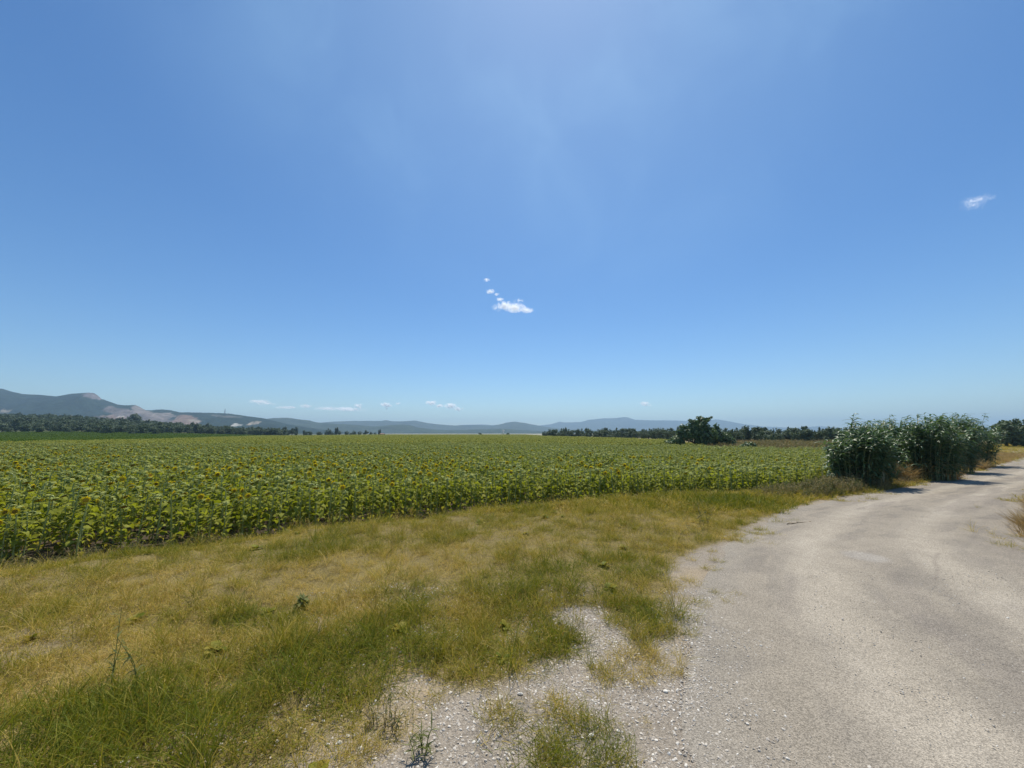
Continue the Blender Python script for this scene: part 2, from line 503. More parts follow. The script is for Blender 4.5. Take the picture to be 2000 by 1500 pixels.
def grid_mesh(name, X, Y, Z):
    h, wd = X.shape
    me = bpy.data.meshes.new(name)
    v = np.stack([X, Y, Z], -1).reshape(-1, 3)
    i = np.arange(h * wd).reshape(h, wd)
    f = np.stack([i[:-1, :-1], i[:-1, 1:], i[1:, 1:], i[1:, :-1]], -1).reshape(-1, 4)
    me.vertices.add(len(v)); me.vertices.foreach_set('co', v.astype(np.float32).ravel())
    me.loops.add(f.size); me.loops.foreach_set('vertex_index', f.astype(np.int32).ravel())
    me.polygons.add(len(f)); me.polygons.foreach_set('loop_start', np.arange(0, f.size, 4, dtype=np.int32))
    me.polygons.foreach_set('use_smooth', np.ones(len(f), bool))
    me.update(calc_edges=True)
    me.validate()
    return me

# ------------------------------------------------------------------ plan of the verge, surveyed from the photo
APRON = [gp(*p) for p in [(540, 1500), (640, 1440), (725, 1390), (785, 1320), (850, 1322), (930, 1345), (1000, 1348), (1050, 1300), (1120, 1292), (1140, 1250),
                          (1075, 1208), (1100, 1190), (1185, 1185), (1215, 1240), (1250, 1270), (1310, 1220), (1330, 1150), (1400, 1300), (1420, 1499)]] + [(0.9, 0.9), (-0.9, 0.9)]
EDGEGRAVEL = [gp(*p) for p in [(1295, 1120), (1330, 1085), (1420, 1055), (1470, 1030), (1560, 990), (1700, 962), (1720, 985), (1600, 1020), (1450, 1090), (1350, 1160)]]
def blobs(L):
    return [(gp(px, py), r) for px, py, r in L]
GREEN = blobs([(1080, 1120, .62), (1000, 1140, .45), (1150, 1110, .4), (690, 1310, .45), (620, 1350, .40), (560, 1320, .35), (975, 1300, .24), (200, 1440, .55), (340, 1470, .5), (60, 1440, .5),
               (1450, 985, .8), (810, 1170, .4), (1090, 1470, .25), (1150, 1480, .22), (480, 1210, .3), (570, 1080, .5), (1290, 1205, .25), (1250, 1110, .4), (1380, 985, .5)])
STRAW = blobs([(1262, 1300, .28), (300, 1150, .7), (620, 1130, .6), (100, 1240, .6), (850, 1090, .6), (1330, 1075, .35), (1300, 1020, .5), (960, 1320, .22), (700, 1190, .35), (900, 1200, .3), (130, 1330, .5), (1230, 1400, .15)])
TUFTS = blobs([(1080, 1455, .30), (1010, 1440, .20), (1160, 1490, .24), (1265, 1300, .30), (1290, 1215, .26), (1230, 1160, .35), (1410, 1050, .35), (760, 1440, .14), (640, 1470, .3), (560, 1490, .35), (1200, 1330, .10)])
BARE = blobs([(30, 1262, .42), (100, 1255, .28), (1140, 1205, .14), (1150, 1150, .12)])
def bl(x, y, L, soft=0.5):
    v = np.zeros(np.shape(x))
    for (cx, cy), r in L:
        v = np.maximum(v, 1 - sstep(r * (1 - soft), r * (1 + soft), np.hypot(x - cx, y - cy)))
    return v

def verge_maps(x, y):
    """plan maps: grass cover 0..1, dryness 0..1, gravel 0..1"""
    x = np.asarray(x, float); y = np.asarray(y, float)
    wx = x + 0.22 * (fbm(x * 2.3, y * 2.3, 21, 3) - 0.5); wy = y + 0.22 * (fbm(x * 2.3, y * 2.3, 22, 3) - 0.5)
    d, s = poly_dist(x, y, EDGE); d = d * s
    dr, _ = poly_dist(wx, wy, ROAD_POLY, True)
    inr = in_poly(wx, wy, ROAD_POLY)
    dr = np.where(inr, -dr, dr)
    dap, _ = poly_dist(wx, wy, APRON, True)
    ap = np.where(in_poly(wx, wy, APRON), dap, -dap)
    dag, _ = poly_dist(wx, wy, EDGEGRAVEL, True)
    ag = np.where(in_poly(wx, wy, EDGEGRAVEL), dag, -dag)
    grav = np.maximum(sstep(-0.08, 0.10, ap), sstep(-0.1, 0.12, ag))
    cover = sstep(0.05, 0.30, dr) * sstep(0.25, 0.75, d + 0.5 * (fbm(x * 1.1, y * 1.1, 31, 2) - 0.5))
    leftbare = sstep(-4.8, -6.0, x) * (1 - sstep(0.5, 1.3, d + 0.5 * (fbm(x * 1.5, y * 1.5, 33, 2) - 0.5)))
    cover = cover * (1 - leftbare)
    cover = cover * (1 - 0.97 * grav) * (1 - 0.1 * bl(x, y, BARE))
    cover = np.maximum(cover, sstep(0.45, 0.62, fbm(x * 2.1, y * 2.1, 35, 3)) * (0.07 + 0.26 * sstep(0.5, -0.3, x)) * sstep(-0.05, 0.1, dr) * sstep(0.2, 0.5, d))
    cover = np.maximum(cover, 0.45 * sstep(0.47, 0.62, fbm(x * 1.5, y * 1.5, 36, 3)) * sstep(-0.75, -0.05, dr) * sstep(3.6, 4.6, y) * sstep(0.2, 0.5, d))
    cover = np.maximum(cover, bl(wx, wy, TUFTS, 0.35) * 0.8 * sstep(-0.35, -0.1, dr))
    dry = 0.54 + 0.75 * (fbm(x * 0.8, y * 0.8, 41, 3) - 0.5) + 0.5 * (fbm(x * 3.5, y * 3.5, 43, 2) - 0.5)
    dry = dry * (1 - 0.72 * bl(x, y, GREEN, 0.7)) + 0.28 * bl(x, y, STRAW, 0.7)
    dry = dry + 0.15 * sstep(6, 12, x) 
    return cover, np.clip(dry, 0.02, 0.95), grav, d, dr

# ------------------------------------------------------------------ ground sheet
def axis(lo, hi, step, far_lo, far_hi, k=1.16):
    a = list(np.arange(lo, hi + 1e-6, step))
    s = step
    while a[-1] < far_hi:
        s *= k; a.append(a[-1] + s)
    s = step
    while a[0] > far_lo:
        s *= k; a.insert(0, a[0] - s)
    return np.array(a)
gx = axis(-14, 16, 0.12, -7000, 7000); gy = axis(0.5, 15, 0.12, -240, 5400)
gx = np.clip(gx, -8400, 8400); gy = np.clip(gy, -300, 6400)
GX, GY = np.meshgrid(gx, gy)
GZ = g(GX, GY)
me = grid_mesh('ground', GX, GY, GZ)
cov, dry, grav, dE, dR = verge_maps(GX.ravel(), GY.ravel())
x, y = GX.ravel(), GY.ravel()
c3 = lambda *c: np.array(c)[None]
dirt = c3(0.25, 0.195, 0.125); thatch = c3(0.20, 0.155, 0.06); soil = c3(0.075, 0.056, 0.038); gravel = c3(0.30, 0.255, 0.20); pale = c3(0.27, 0.22, 0.155)
mixc = lambda a, b, t: a * (1 - t[:, None]) + b * t[:, None]
colr = mixc(dirt, thatch, np.clip(cov * 1.2, 0, 1))
colr = mixc(colr, pale, 0.5 * bl(x, y, BARE))
warm = fbm(x * 1.2, y * 1.2, 51, 3)
colr = mixc(colr, gravel, np.maximum(grav, 1 - sstep(0.0, 0.35, dR)))
colr = mixc(colr, dirt * 1.25, np.maximum(0, grav) * sstep(0.5, 0.7, warm) * 0.7)
infield = sstep(0.9, 0.1, dE)
colr = mixc(colr, pale * 0.8, infield * sstep(-5, -6.5, x))
colr = mixc(colr, soil, sstep(0.35, -0.1, dE))
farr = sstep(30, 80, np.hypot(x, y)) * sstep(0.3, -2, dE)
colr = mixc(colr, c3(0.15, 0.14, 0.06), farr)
infar = sstep(380, 480, y) * sstep(-0.42, -0.30, x / np.maximum(y, 1)) * sstep(0.30, 0.1, x / np.maximum(y, 1))
colr = mixc(colr, c3(0.30, 0.28, 0.19), infar)                   # pale stubble plain in the far distance
left = sstep(-0.30, -0.5, x / np.maximum(y, 1)) * sstep(90, 130, y)
colr = mixc(colr, c3(0.07, 0.085, 0.04), left * (0.4 + 0.6 * sstep(0.35, 0.6, fbm(x * 0.03, y * 0.03, 61, 3))))
colr = mixc(colr, c3(0.30, 0.24, 0.13), sstep(16, 22, x) * sstep(28, 34, y) * (1 - sstep(120, 200, y)) * sstep(0.3, -1, dE))
colr = colr * (0.85 + 0.3 * warm[:, None])
set_col(me, colr)
me.materials.append(M['ground'])
ground = bpy.data.objects.new('ground', me); COL.objects.link(ground)
tag(ground, kind='structure')

# ------------------------------------------------------------------ road
nL = len(RL)
U = np.linspace(0, 1, 121)
jl = 0.30 * (fbm(np.arange(nL) * 0.35, np.zeros(nL), 71, 3) - 0.5); jr = 0.4 * (fbm(np.arange(nL) * 0.35, np.ones(nL), 72, 3) - 0.5)
wid = np.linalg.norm(RR - RL, axis=1)
ul = -jl / wid; ur = 1 + jr / wid
UU = ul[:, None] * (1 - U[None]) + ur[:, None] * U[None]
# finer along: interpolate the strips
def refine(A, k):
    n = len(A); t = np.linspace(0, n - 1, (n - 1) * k + 1)
    return np.stack([np.interp(t, np.arange(n), A[:, j]) for j in range(A.shape[1])], 1)
RLf, RRf, UUf = refine(RL, 8), refine(RR, 8), refine(UU, 8)
RX = RLf[:, :1] + (RRf[:, :1] - RLf[:, :1]) * UUf; RY = RLf[:, 1:] + (RRf[:, 1:] - RLf[:, 1:]) * UUf
edge = np.minimum(U, 1 - U)[None] * 2
rut = lambda c, wd: np.exp(-((U - c) / wd) ** 2)[None]
RZ = g(RX, RY) + 0.004 + 0.03 * sstep(0, 0.5, edge) - 0.012 * (rut(0.30, 0.07) + rut(0.68, 0.07)) + 0.014 * (fbm(RX * 2, RY * 2, 81, 4) - 0.5) * sstep(0, 0.12, edge)
RZ = np.where(edge < 1e-6, g(RX, RY) - 0.02, RZ)
me = grid_mesh('road', RX, RY, RZ)
rx, ry = RX.ravel(), RY.ravel()
uu = np.broadcast_to(U[None], RX.shape).ravel()
base = c3(0.335, 0.285, 0.225)
along = np.concatenate([[0], np.cumsum(np.hypot(np.diff(RLf[:, 0]), np.diff(RLf[:, 1])))])
ss_ = np.broadcast_to(along[:, None], RX.shape).ravel()
wob_ = uu + 0.05 * (fbm(ss_ * 0.25, ss_ * 0, 84, 2) - 0.5)
trk = np.exp(-((wob_ - 0.30) / 0.075) ** 2) + np.exp(-((wob_ - 0.66) / 0.075) ** 2)
streak = fbm(ss_ * 0.35, uu * 9, 82, 4); n2 = fbm(ss_ * 1.6, uu * 16, 83, 4); n3 = fbm(rx * 0.5, ry * 0.5, 85, 3)
base = c3(0.335, 0.288, 0.223)
rc = mixc(np.repeat(base, len(rx), 0), c3(0.245, 0.213, 0.172), np.clip(1 - trk, 0, 1) * (0.35 + 0.6 * sstep(0.42, 0.65, n2)))
rc = mixc(rc, c3(0.41, 0.357, 0.283), np.clip(trk, 0, 1) * (0.45 + 0.5 * sstep(0.4, 0.6, streak)))
rc = mixc(rc, c3(0.235, 0.203, 0.168), sstep(0.55, 0.70, streak) * 0.5)
rc = rc * (0.92 + 0.16 * n3[:, None])
pxx, pyy = gp(1690, 1092)
rc = mixc(rc, c3(0.36, 0.325, 0.28), 0.7 * (1 - sstep(0.16, 0.30, np.hypot((rx - pxx), (ry - pyy) * 0.9))))
rc = mixc(rc, c3(0.22, 0.185, 0.15), 0.4 * (1 - sstep(0.008, 0.035, poly_dist(rx, ry, [gp(*q) for q in [(1828, 1140), (1832, 1120), (1826, 1100), (1834, 1085)]])[0])))
rc = mixc(rc, c3(0.30, 0.265, 0.215), sstep(0.14, 0.0, uu) * 0.8)
set_col(me, rc)
me.materials.append(M['road'])
road = bpy.data.objects.new('road', me); COL.objects.link(road)
tag(road, kind='structure')

# ------------------------------------------------------------------ hills
def proj(P):
    q = P - CAM
    c, s = math.cos(PITCH), math.sin(PITCH)
    dep = q[..., 1] * c + q[..., 2] * s; up = -q[..., 1] * s + q[..., 2] * c
    return 1000 + F * q[..., 0] / dep, 750 - F * up / dep

def hill_mat(name):
    m, n, out = nmat(name)
    a = attr(n, 'col')
    geo = N(n, 'ShaderNodeNewGeometry')
    nz = N(n, 'ShaderNodeTexNoise', i_Scale=0.03, i_Detail=8.0, i_Roughness=0.65)
    n.links.new(geo.outputs['Position'], nz.inputs['Vector'])
    q = N(n, 'ShaderNodeMath', operation='MULTIPLY_ADD')
    n.links.new(nz.outputs[0], q.inputs[0]); q.inputs[1].default_value = 2.0; q.inputs[2].default_value = 0.0
    mx = N(n, 'ShaderNodeVectorMath', operation='SCALE')
    n.links.new(a.outputs['Vector'], mx.inputs[0]); n.links.new(q.outputs[0], mx.inputs['Scale'])
    bs = N(n, 'ShaderNodeBsdfDiffuse')
    n.links.new(mx.outputs[0], bs.inputs['Color'])
    b = N(n, 'ShaderNodeBump', i_Strength=1.0, i_Distance=10.0)
    n.links.new(nz.outputs[0], b.inputs['Height']); n.links.new(b.outputs[0], bs.inputs['Normal'])
    n.links.new(bs.outputs[0], out.inputs[0])
    return m
M['hill'] = hill_mat('hill_scrub')

def ridge(name, prof, D, depth, base_col, step, seed, scars=(), rough=0.5):
    px = np.arange(prof[0][0], prof[-1][0] + step, step, dtype=float)
    py = np.interp(px, [p[0] for p in prof], [p[1] for p in prof])
    py = py + 0.9 * (fbm(px / 9.0, np.full(px.shape, seed * 1.7), seed, 3) - 0.5)
    rows = np.concatenate([np.linspace(0, 1, 34), np.linspace(1.05, 2, 14)])
    u = (px - 1000) / F; v = (750 - py) / F
    c, s = math.cos(PITCH), math.sin(PITCH)
    dy = c - v * s; dz = s + v * c
    H = CAM[2] + dz / dy * D
    slope_x = u / dy
    T = rows[:, None]
    Yd = D + (T - 1) * depth
    prof_h = np.where(T <= 1, 0.35 * sstep(0, 1, T) + 0.65 * T ** 1.5, 1 - sstep(1, 2, T))
    X = np.broadcast_to(slope_x[None] * D, (len(rows), len(px))) * (0.25 + 0.75 * Yd / D)
    Y = np.broadcast_to(Yd, X.shape).copy()
    nzs = fbm(X / (depth * 0.14), Y / (depth * 0.14), seed + 5, 5) - 0.5
    Z = -8 + (H[None] + 8) * np.clip(prof_h + rough * nzs * np.sin(np.clip(T, 0, 2) * math.pi / 2) ** 2 * np.where(T < 1, (1 - T) * 3.0, (T - 1) * 2).clip(0, 1), 0, None)
    me = grid_mesh(name, X, Y, Z)
    P = np.stack([X, Y, Z], -1).reshape(-1, 3)
    qx, qy = proj(P)
    cc = np.repeat(np.array(base_col)[None], len(P), 0)
    cc = cc * (0.7 + 0.6 * fbm(P[:, 0] / (D * 0.03), P[:, 1] / (D * 0.03), seed + 9, 4))[:, None]
    front = (np.broadcast_to(T, X.shape).ravel() <= 1.06)
    wob = 2.2 * (fbm(qx / 6, qy / 3, seed + 11, 3) - 0.5); wob2 = 1.6 * (fbm(qx / 6, qy / 3, seed + 12, 3) - 0.5)
    for poly, scol, amt in scars:
        inside = in_poly(qx + wob * 3, qy + wob2, poly) & front
        k = (inside * amt * np.clip(0.45 + 1.1 * fbm(qx / 5, qy / 2.2, seed + 14, 3), 0, 1.1))
        cc = mixc(cc, np.array(scol)[None], np.clip(k, 0, 1))
    set_col(me, cc)
    me.materials.append(M['hill'])
    o = bpy.data.objects.new(name, me); COL.objects.link(o)
    tag(o, kind='structure')
    return me
ROCK = (0.19, 0.155, 0.14); SAND = (0.32, 0.275, 0.205); EARTH = (0.25, 0.17, 0.125); WHITE = (0.55, 0.52, 0.45)
left_scars = [
    ([(200, 797), (216, 792), (234, 799), (262, 801), (300, 811), (330, 817), (345, 827), (300, 829), (245, 823), (225, 812), (205, 802)], ROCK, 0.8),
    ([(255, 793), (268, 791), (282, 800), (300, 806), (330, 806), (345, 813), (320, 820), (290, 815), (262, 803)], (0.30, 0.25, 0.22), 0.7),
    ([(178, 816), (205, 811), (240, 813), (252, 819), (238, 822), (200, 818)], EARTH, 0.9),
    ([(229, 812.4), (241, 812.6), (241, 815), (231, 815)], WHITE, 1.0),
    ([(335, 824), (350, 811), (360, 809), (378, 814), (395, 823), (392, 828), (360, 831), (340, 830)], EARTH, 0.9),
    ([(366, 819), (383, 820), (392, 824), (370, 823)], SAND, 1.0),
    ([(106, 817), (130, 811), (148, 816), (152, 821), (130, 820)], EARTH, 1.0),
    ([(0, 799), (12, 801), (22, 803), (20, 806), (0, 805)], SAND, 1.0),
    ([(448, 831), (460, 827), (472, 830), (460, 833)], WHITE, 0.9),
    ([(482, 830), (494, 822), (512, 823), (500, 829)], SAND, 0.9),
    ([(158, 769), (176, 766), (190, 770), (200, 781), (180, 779), (168, 775)], (0.22, 0.19, 0.19), 0.8),
    ([(408, 811), (440, 811), (475, 815), (450, 816), (420, 814)], (0.20, 0.18, 0.16), 0.6),
]
WOODY = (0.022, 0.036, 0.024)
near_hill = ridge('hill', [(-900, 800), (-600, 770), (-200, 742), (-60, 750), (0, 759), (5, 759), (20, 764), (45, 770), (75, 771), (110, 774), (140, 769), (172, 767), (185, 768), (195, 778), (207, 782), (215, 785), (230, 790), (243, 791.5), (265, 791),
                (275, 797), (285, 801), (297, 801), (305, 800), (320, 800), (335, 801.5), (350, 805), (400, 806), (430, 807), (450, 808), (470, 811), (500, 815), (520, 818), (560, 828), (620, 838), (700, 847)], 1500, 620, WOODY, 2.0, 3, left_scars)
ridge('hill', [(440, 847), (480, 832), (520, 818), (535, 816.5), (563, 816), (572, 817), (590, 820), (605, 821), (618, 825), (660, 828), (690, 829), (730, 833), (745, 832), (775, 829), (800, 830), (815, 835), (840, 838), (870, 840), (950, 838.5), (985, 837),
                (1010, 839), (1040, 841), (1070, 843), (1200, 844), (1400, 846)], 2150, 560, (0.05, 0.066, 0.04), 3.0, 4)
ridge('hill', [(540, 838), (600, 828), (630, 825), (650, 823.5), (690, 822), (745, 822), (752, 820.5), (770, 823), (780, 823), (800, 822), (812, 821.5), (835, 826), (860, 829), (890, 831), (930, 830), (960, 831), (975, 829), (990, 825), (1005, 823.5),
                (1025, 826), (1050, 831), (1070, 834), (1100, 838), (1200, 842)], 3300, 800, (0.055, 0.068, 0.045), 3.0, 5)
ridge('hill', [(860, 836), (900, 830), (940, 829), (970, 831), (1040, 833), (1055, 831), (1075, 829), (1092, 823.5), (1105, 825), (1135, 824), (1150, 820), (1180, 817), (1205, 816.5), (1215, 815), (1225, 815), (1240, 820), (1270, 821), (1300, 821), (1340, 822), (1380, 821), (1400, 819),
                (1420, 822), (1450, 828), (1490, 833), (1520, 834), (1550, 836), (1580, 834), (1600, 832), (1625, 834), (1650, 838), (1800, 836), (1900, 834), (2100, 830), (2400, 842)], 5200, 1000, (0.06, 0.07, 0.05), 3.0, 6)

from mathutils.bvhtree import BVHTree
HILL_BVH = BVHTree.FromPolygons([tuple(v.co) for v in near_hill.vertices], [tuple(p.vertices) for p in near_hill.polygons])

# ------------------------------------------------------------------ scattering of uncountable stuff
def protos(name, meshes):
    c = bpy.data.collections.new(name)
    for i, m in enumerate(meshes):
        c.objects.link(bpy.data.objects.new('%s_%02d' % (name, i), m))
    return c

def scatter(name, P, rot, scl, idx, tint, coll):
    me = bpy.data.meshes.new(name)
    n = len(P)
    me.vertices.add(n); me.vertices.foreach_set('co', np.ascontiguousarray(P, np.float32).ravel())
    a = me.attributes.new('rot', 'FLOAT_VECTOR', 'POINT'); a.data.foreach_set('vector', np.ascontiguousarray(rot, np.float32).ravel())
    a = me.attributes.new('scl', 'FLOAT_VECTOR', 'POINT'); a.data.foreach_set('vector', np.ascontiguousarray(scl, np.float32).ravel())
    a = me.attributes.new('idx', 'INT', 'POINT'); a.data.foreach_set('value', np.ascontiguousarray(idx, np.int32))
    a = me.attributes.new('tint', 'FLOAT', 'POINT'); a.data.foreach_set('value', np.ascontiguousarray(tint, np.float32))
    o = bpy.data.objects.new(name, me); COL.objects.link(o)
    t = bpy.data.node_groups.new(name, 'GeometryNodeTree')
    t.interface.new_socket('Geometry', in_out='INPUT', socket_type='NodeSocketGeometry')
    t.interface.new_socket('Geometry', in_out='OUTPUT', socket_type='NodeSocketGeometry')
    gi = t.nodes.new('NodeGroupInput'); go = t.nodes.new('NodeGroupOutput')
    ip = t.nodes.new('GeometryNodeInstanceOnPoints')
    ci = t.nodes.new('GeometryNodeCollectionInfo')
    ci.inputs['Collection'].default_value = coll
    ci.inputs['Separate Children'].default_value = True
    ci.inputs['Reset Children'].default_value = True
    def na(nm, typ):
        q = t.nodes.new('GeometryNodeInputNamedAttribute'); q.data_type = typ; q.inputs['Name'].default_value = nm
        return q.outputs['Attribute']
    e2r = t.nodes.new('FunctionNodeEulerToRotation')
    t.links.new(na('rot', 'FLOAT_VECTOR'), e2r.inputs[0])
    t.links.new(gi.outputs[0], ip.inputs['Points'])
    t.links.new(ci.outputs[0], ip.inputs['Instance'])
    ip.inputs['Pick Instance'].default_value = True
    t.links.new(na('idx', 'INT'), ip.inputs['Instance Index'])
    t.links.new(e2r.outputs[0], ip.inputs['Rotation'])
    t.links.new(na('scl', 'FLOAT_VECTOR'), ip.inputs['Scale'])
    t.links.new(ip.outputs[0], go.inputs[0])
    md = o.modifiers.new('scatter', 'NODES'); md.node_group = t
    return o

# ------------------------------------------------------------------ sunflowers
LEAF = [(0.0, 0.30), (0.10, 0.50), (0.32, 0.50), (0.62, 0.30), (1.0, 0.0)]
def flower_frame(tilt, yaw):
    """direction the head faces"""
    return Vector((math.cos(yaw) * math.cos(tilt), math.sin(yaw) * math.cos(tilt), math.sin(tilt)))

def sunflower(seed, bloom):
    """stem, foliage, flower head meshes of one plant (1 m tall, base at the origin)"""
    r = random.Random(seed)
    st = MB(); lf = MB(); hd = MB(); pe = MB()
    lean = r.uniform(-0.05, 0.05); lean2 = r.uniform(-0.05, 0.05)
    fy = r.uniform(-0.5, 0.5)                       # yaw of the nod, in plant space (+X)
    h = r.uniform(0.84, 0.98)
    nod = r.uniform(2.3, 3.0)
    if bloom: nod = r.uniform(1.0, 1.6)
    pts = []
    for i in range(6):
        t = i / 5
        pts.append(Vector((lean * t + 0.02 * math.sin(3 * t + seed), lean2 * t + 0.02 * math.cos(2.3 * t + seed), h * t)))
    p = pts[-1].copy(); L = r.uniform(0.12, 0.2); k = 5
    for i in range(1, k + 1):
        a = math.pi / 2 - nod * (i - 0.4) / k
        p = p + Vector((math.cos(a) * math.cos(fy), math.cos(a) * math.sin(fy), math.sin(a))) * L / k
        pts.append(p.copy())
    rad = [0.0125] * 4 + [0.011, 0.010, 0.009, 0.009, 0.0085, 0.008, 0.009][:len(pts) - 4]
    tube(st, pts, rad, 6, r.random())
    def stem_at(t):
        f = t * 5; i = min(int(f), 4)
        return pts[i].lerp(pts[i + 1], f - i)
    nl = r.randint(17, 21)
    for i in range(nl):
        t = 0.06 + 0.92 * i / nl
        b = stem_at(t)
        yaw = i * 2.399 + r.uniform(-0.4, 0.4)
        big = 1.0 - 0.5 * max(0, (t - 0.75) / 0.25) - 0.15 * max(0, (0.35 - t) / 0.35)
        pl = r.uniform(0.05, 0.11) * big
        pp = r.uniform(0.3, 0.8)
        e = b + Vector((math.cos(yaw) * math.cos(pp), math.sin(yaw) * math.cos(pp), math.sin(pp))) * pl
        tube(st, [b, e], [0.0045, 0.0035], 4, r.random(), cap=False)
        LL = r.uniform(0.11, 0.172) * big
        dead = (t < 0.2 and r.random() < 0.6)
        blade(lf, e, yaw, r.uniform(-0.05, 0.6) - (0.8 if dead else 0), LL, LL * r.uniform(0.72, 0.95), r.uniform(0.9, 1.9), LEAF, r.uniform(0.1, 0.5), (0.97 if dead else r.uniform(0.1, 0.85)), r.uniform(-0.5, 0.5))
    # head
    a = math.pi / 2 - nod
    d = Vector((math.cos(a) * math.cos(fy), math.cos(a) * math.sin(fy), math.sin(a)))
    if bloom:
        d = (d + Vector((0.5 * math.cos(fy), 0.5 * math.sin(fy), 0.1))).normalized()
    c = pts[-1] + d * 0.012
    s = d.cross(Vector((0, 0, 1))).normalized(); u = s.cross(d)
    Rr = r.uniform(0.034, 0.042) if bloom else r.uniform(0.045, 0.062)
    n = 12
    rings = [(0.25, -0.012), (0.75, -0.004), (1.0, 0.012), (0.92, 0.026)]
    V = [tuple(c - d * 0.016)]; Fc = []
    for rr, zz in rings:
        for k in range(n):
            an = 2 * math.pi * k / n
            V.append(tuple(c + d * zz + (s * math.cos(an) + u * math.sin(an)) * Rr * rr))
    for k in range(n):
        Fc.append((0, 1 + (k + 1) % n, 1 + k))
    for q in range(len(rings) - 1):
        for k in range(n):
            k2 = (k + 1) % n
            Fc.append((1 + q * n + k, 1 + q * n + k2, 1 + (q + 1) * n + k2, 1 + (q + 1) * n + k))
    hd.add(V, Fc, r.random(), 0)
    V = [tuple(c + d * (0.026 if bloom else 0.024))]; Fc = []
    for rr, zz in ((0.5, 0.032), (0.9, 0.026)):
        for k in range(n):
            an = 2 * math.pi * k / n
            V.append(tuple(c + d * zz + (s * math.cos(an) + u * math.sin(an)) * Rr * rr))
    for k in range(n):
        k2 = (k + 1) % n
        Fc.append((0, 1 + k, 1 + k2)); Fc.append((1 + k, 1 + n + k, 1 + n + k2, 1 + k2))
    hd.add(V, Fc, r.random(), 1)
    # bracts: pointed, green, all round the rim
    for k in range(16):
        an = 2 * math.pi * k / 16 + r.uniform(-0.1, 0.1)
        o = s * math.cos(an) + u * math.sin(an)
        t2 = d.cross(o)
        p0 = c + o * Rr * 0.8 - d * 0.004; p1 = c + o * Rr * 1.15 + d * 0.012; p2 = c + o * Rr * r.uniform(1.35, 1.6) + d * r.uniform(-0.01, 0.04)
        W = 0.013
        hd.add([tuple(p0 - t2 * W), tuple(p0 + t2 * W), tuple(p1 + t2 * W * .8), tuple(p1 - t2 * W * .8), tuple(p2)], [(0, 1, 2, 3), (3, 2, 4)], r.random(), 0)
    npet = 22 if bloom else r.choice([0, 0, 9, 12])
    for k in range(npet):
        an = 2 * math.pi * k / max(npet, 1) + r.uniform(-0.12, 0.12)
        if not bloom and r.random() < 0.3: continue
        o = s * math.cos(an) + u * math.sin(an)
        t2 = d.cross(o)
        LL = r.uniform(0.028, 0.042) * (1 if bloom else 0.7)
        W = r.uniform(0.008, 0.011)
        bend = r.uniform(-0.012, 0.03)
        p0 = c + o * Rr * 0.9 + d * 0.024; p1 = p0 + o * LL * 0.5 + d * (0.008 + bend * 0.3); p2 = p0 + o * LL + d * bend
        (pe if bloom else hd).add([tuple(p0 - t2 * W * .5), tuple(p0 + t2 * W * .5), tuple(p1 + t2 * W), tuple(p1 - t2 * W), tuple(p2)], [(0, 1, 2, 3), (3, 2, 4)], r.random(), 0 if bloom else 2)
    return st, lf, hd, pe

GREENV, BLOOMV = [], []
def sun_meshes(seed, bloom):
    st, lf, hd, pe = sunflower(seed, bloom)
    whole = MB()
    for mb, mm in ((st, 0), (lf, 1)):
        o = len(whole.v); whole.v += mb.v; whole.c += mb.c; whole.f += [tuple(i + o for i in q) for q in mb.f]; whole.m += [mm] * len(mb.f)
    o = len(whole.v); whole.v += hd.v; whole.c += hd.c; whole.f += [tuple(i + o for i in q) for q in hd.f]; whole.m += [2 + k for k in hd.m]
    o = len(whole.v); whole.v += pe.v; whole.c += pe.c; whole.f += [tuple(i + o for i in q) for q in pe.f]; whole.m += [4] * len(pe.f)
    W = whole.mesh('sunflower', [M['sun_stem'], M['sun_leaf'], M['sun_head'], M['sun_disc'], M['sun_petal']])
    return dict(stem=st.mesh('stem', M['sun_stem']), foliage=lf.mesh('foliage', M['sun_leaf']), flower_head=hd.mesh('flower_head', [M['sun_head'], M['sun_disc'], M['sun_petal']]),
                petals=(pe.mesh('petal_ring', M['sun_petal']) if pe.f else None), whole=W)
for i in range(10): GREENV.append(sun_meshes(100 + i, False))
for i in range(5): BLOOMV.append(sun_meshes(200 + i, True))

# plan of the rows: rows run along the field edge, 0.62 m apart, plants about 0.24 m apart
def rows_in(y_lo, y_hi, row, gap, jit):
    a = math.atan2(1.15, 2.4); ca, sa = math.cos(a), math.sin(a)
    n = 900
    rr = np.arange(-120, 420, row); qq = np.arange(-260, 420, gap)
    A, B = np.meshgrid(qq, rr)
    A = A + rng.uniform(-jit, jit, A.shape); B = B + rng.uniform(-jit * 0.8, jit * 0.8, B.shape)
    X = (A * ca - B * sa).ravel(); Y = (A * sa + B * ca).ravel()
    m = (Y >= y_lo) & (Y < y_hi) & (np.abs(X) < 1.55 * np.maximum(Y, 0) + 6)
    X, Y = X[m], Y[m]
    d, s = poly_dist(X, Y, EDGE)
    m = in_poly(X, Y, FIELD) & (d > 0.05 + 0.3 * vnoise(X * 0.7, Y * 0.7, 91))
    return X[m], Y[m]
SX, SY = rows_in(-2, 46, 0.55, 0.205, 0.09)
keep = rng.random(len(SX)) < 0.93
SX, SY = SX[keep], SY[keep]
SZ = g(SX, SY)
SH = 1.02 * rng.uniform(0.80, 1.13, len(SX)) * (0.92 + 0.16 * fbm(SX * 0.25, SY * 0.25, 95, 2))
SH *= 1 - 0.10 * sstep(3, 10, SX)
blm = fbm(SX * 0.35, SY * 0.35, 97, 3) - 0.10 * sstep(16, 26, SY) - 0.08 * sstep(-2, 4, SX) + 0.05 * sstep(-4, -9, SX)
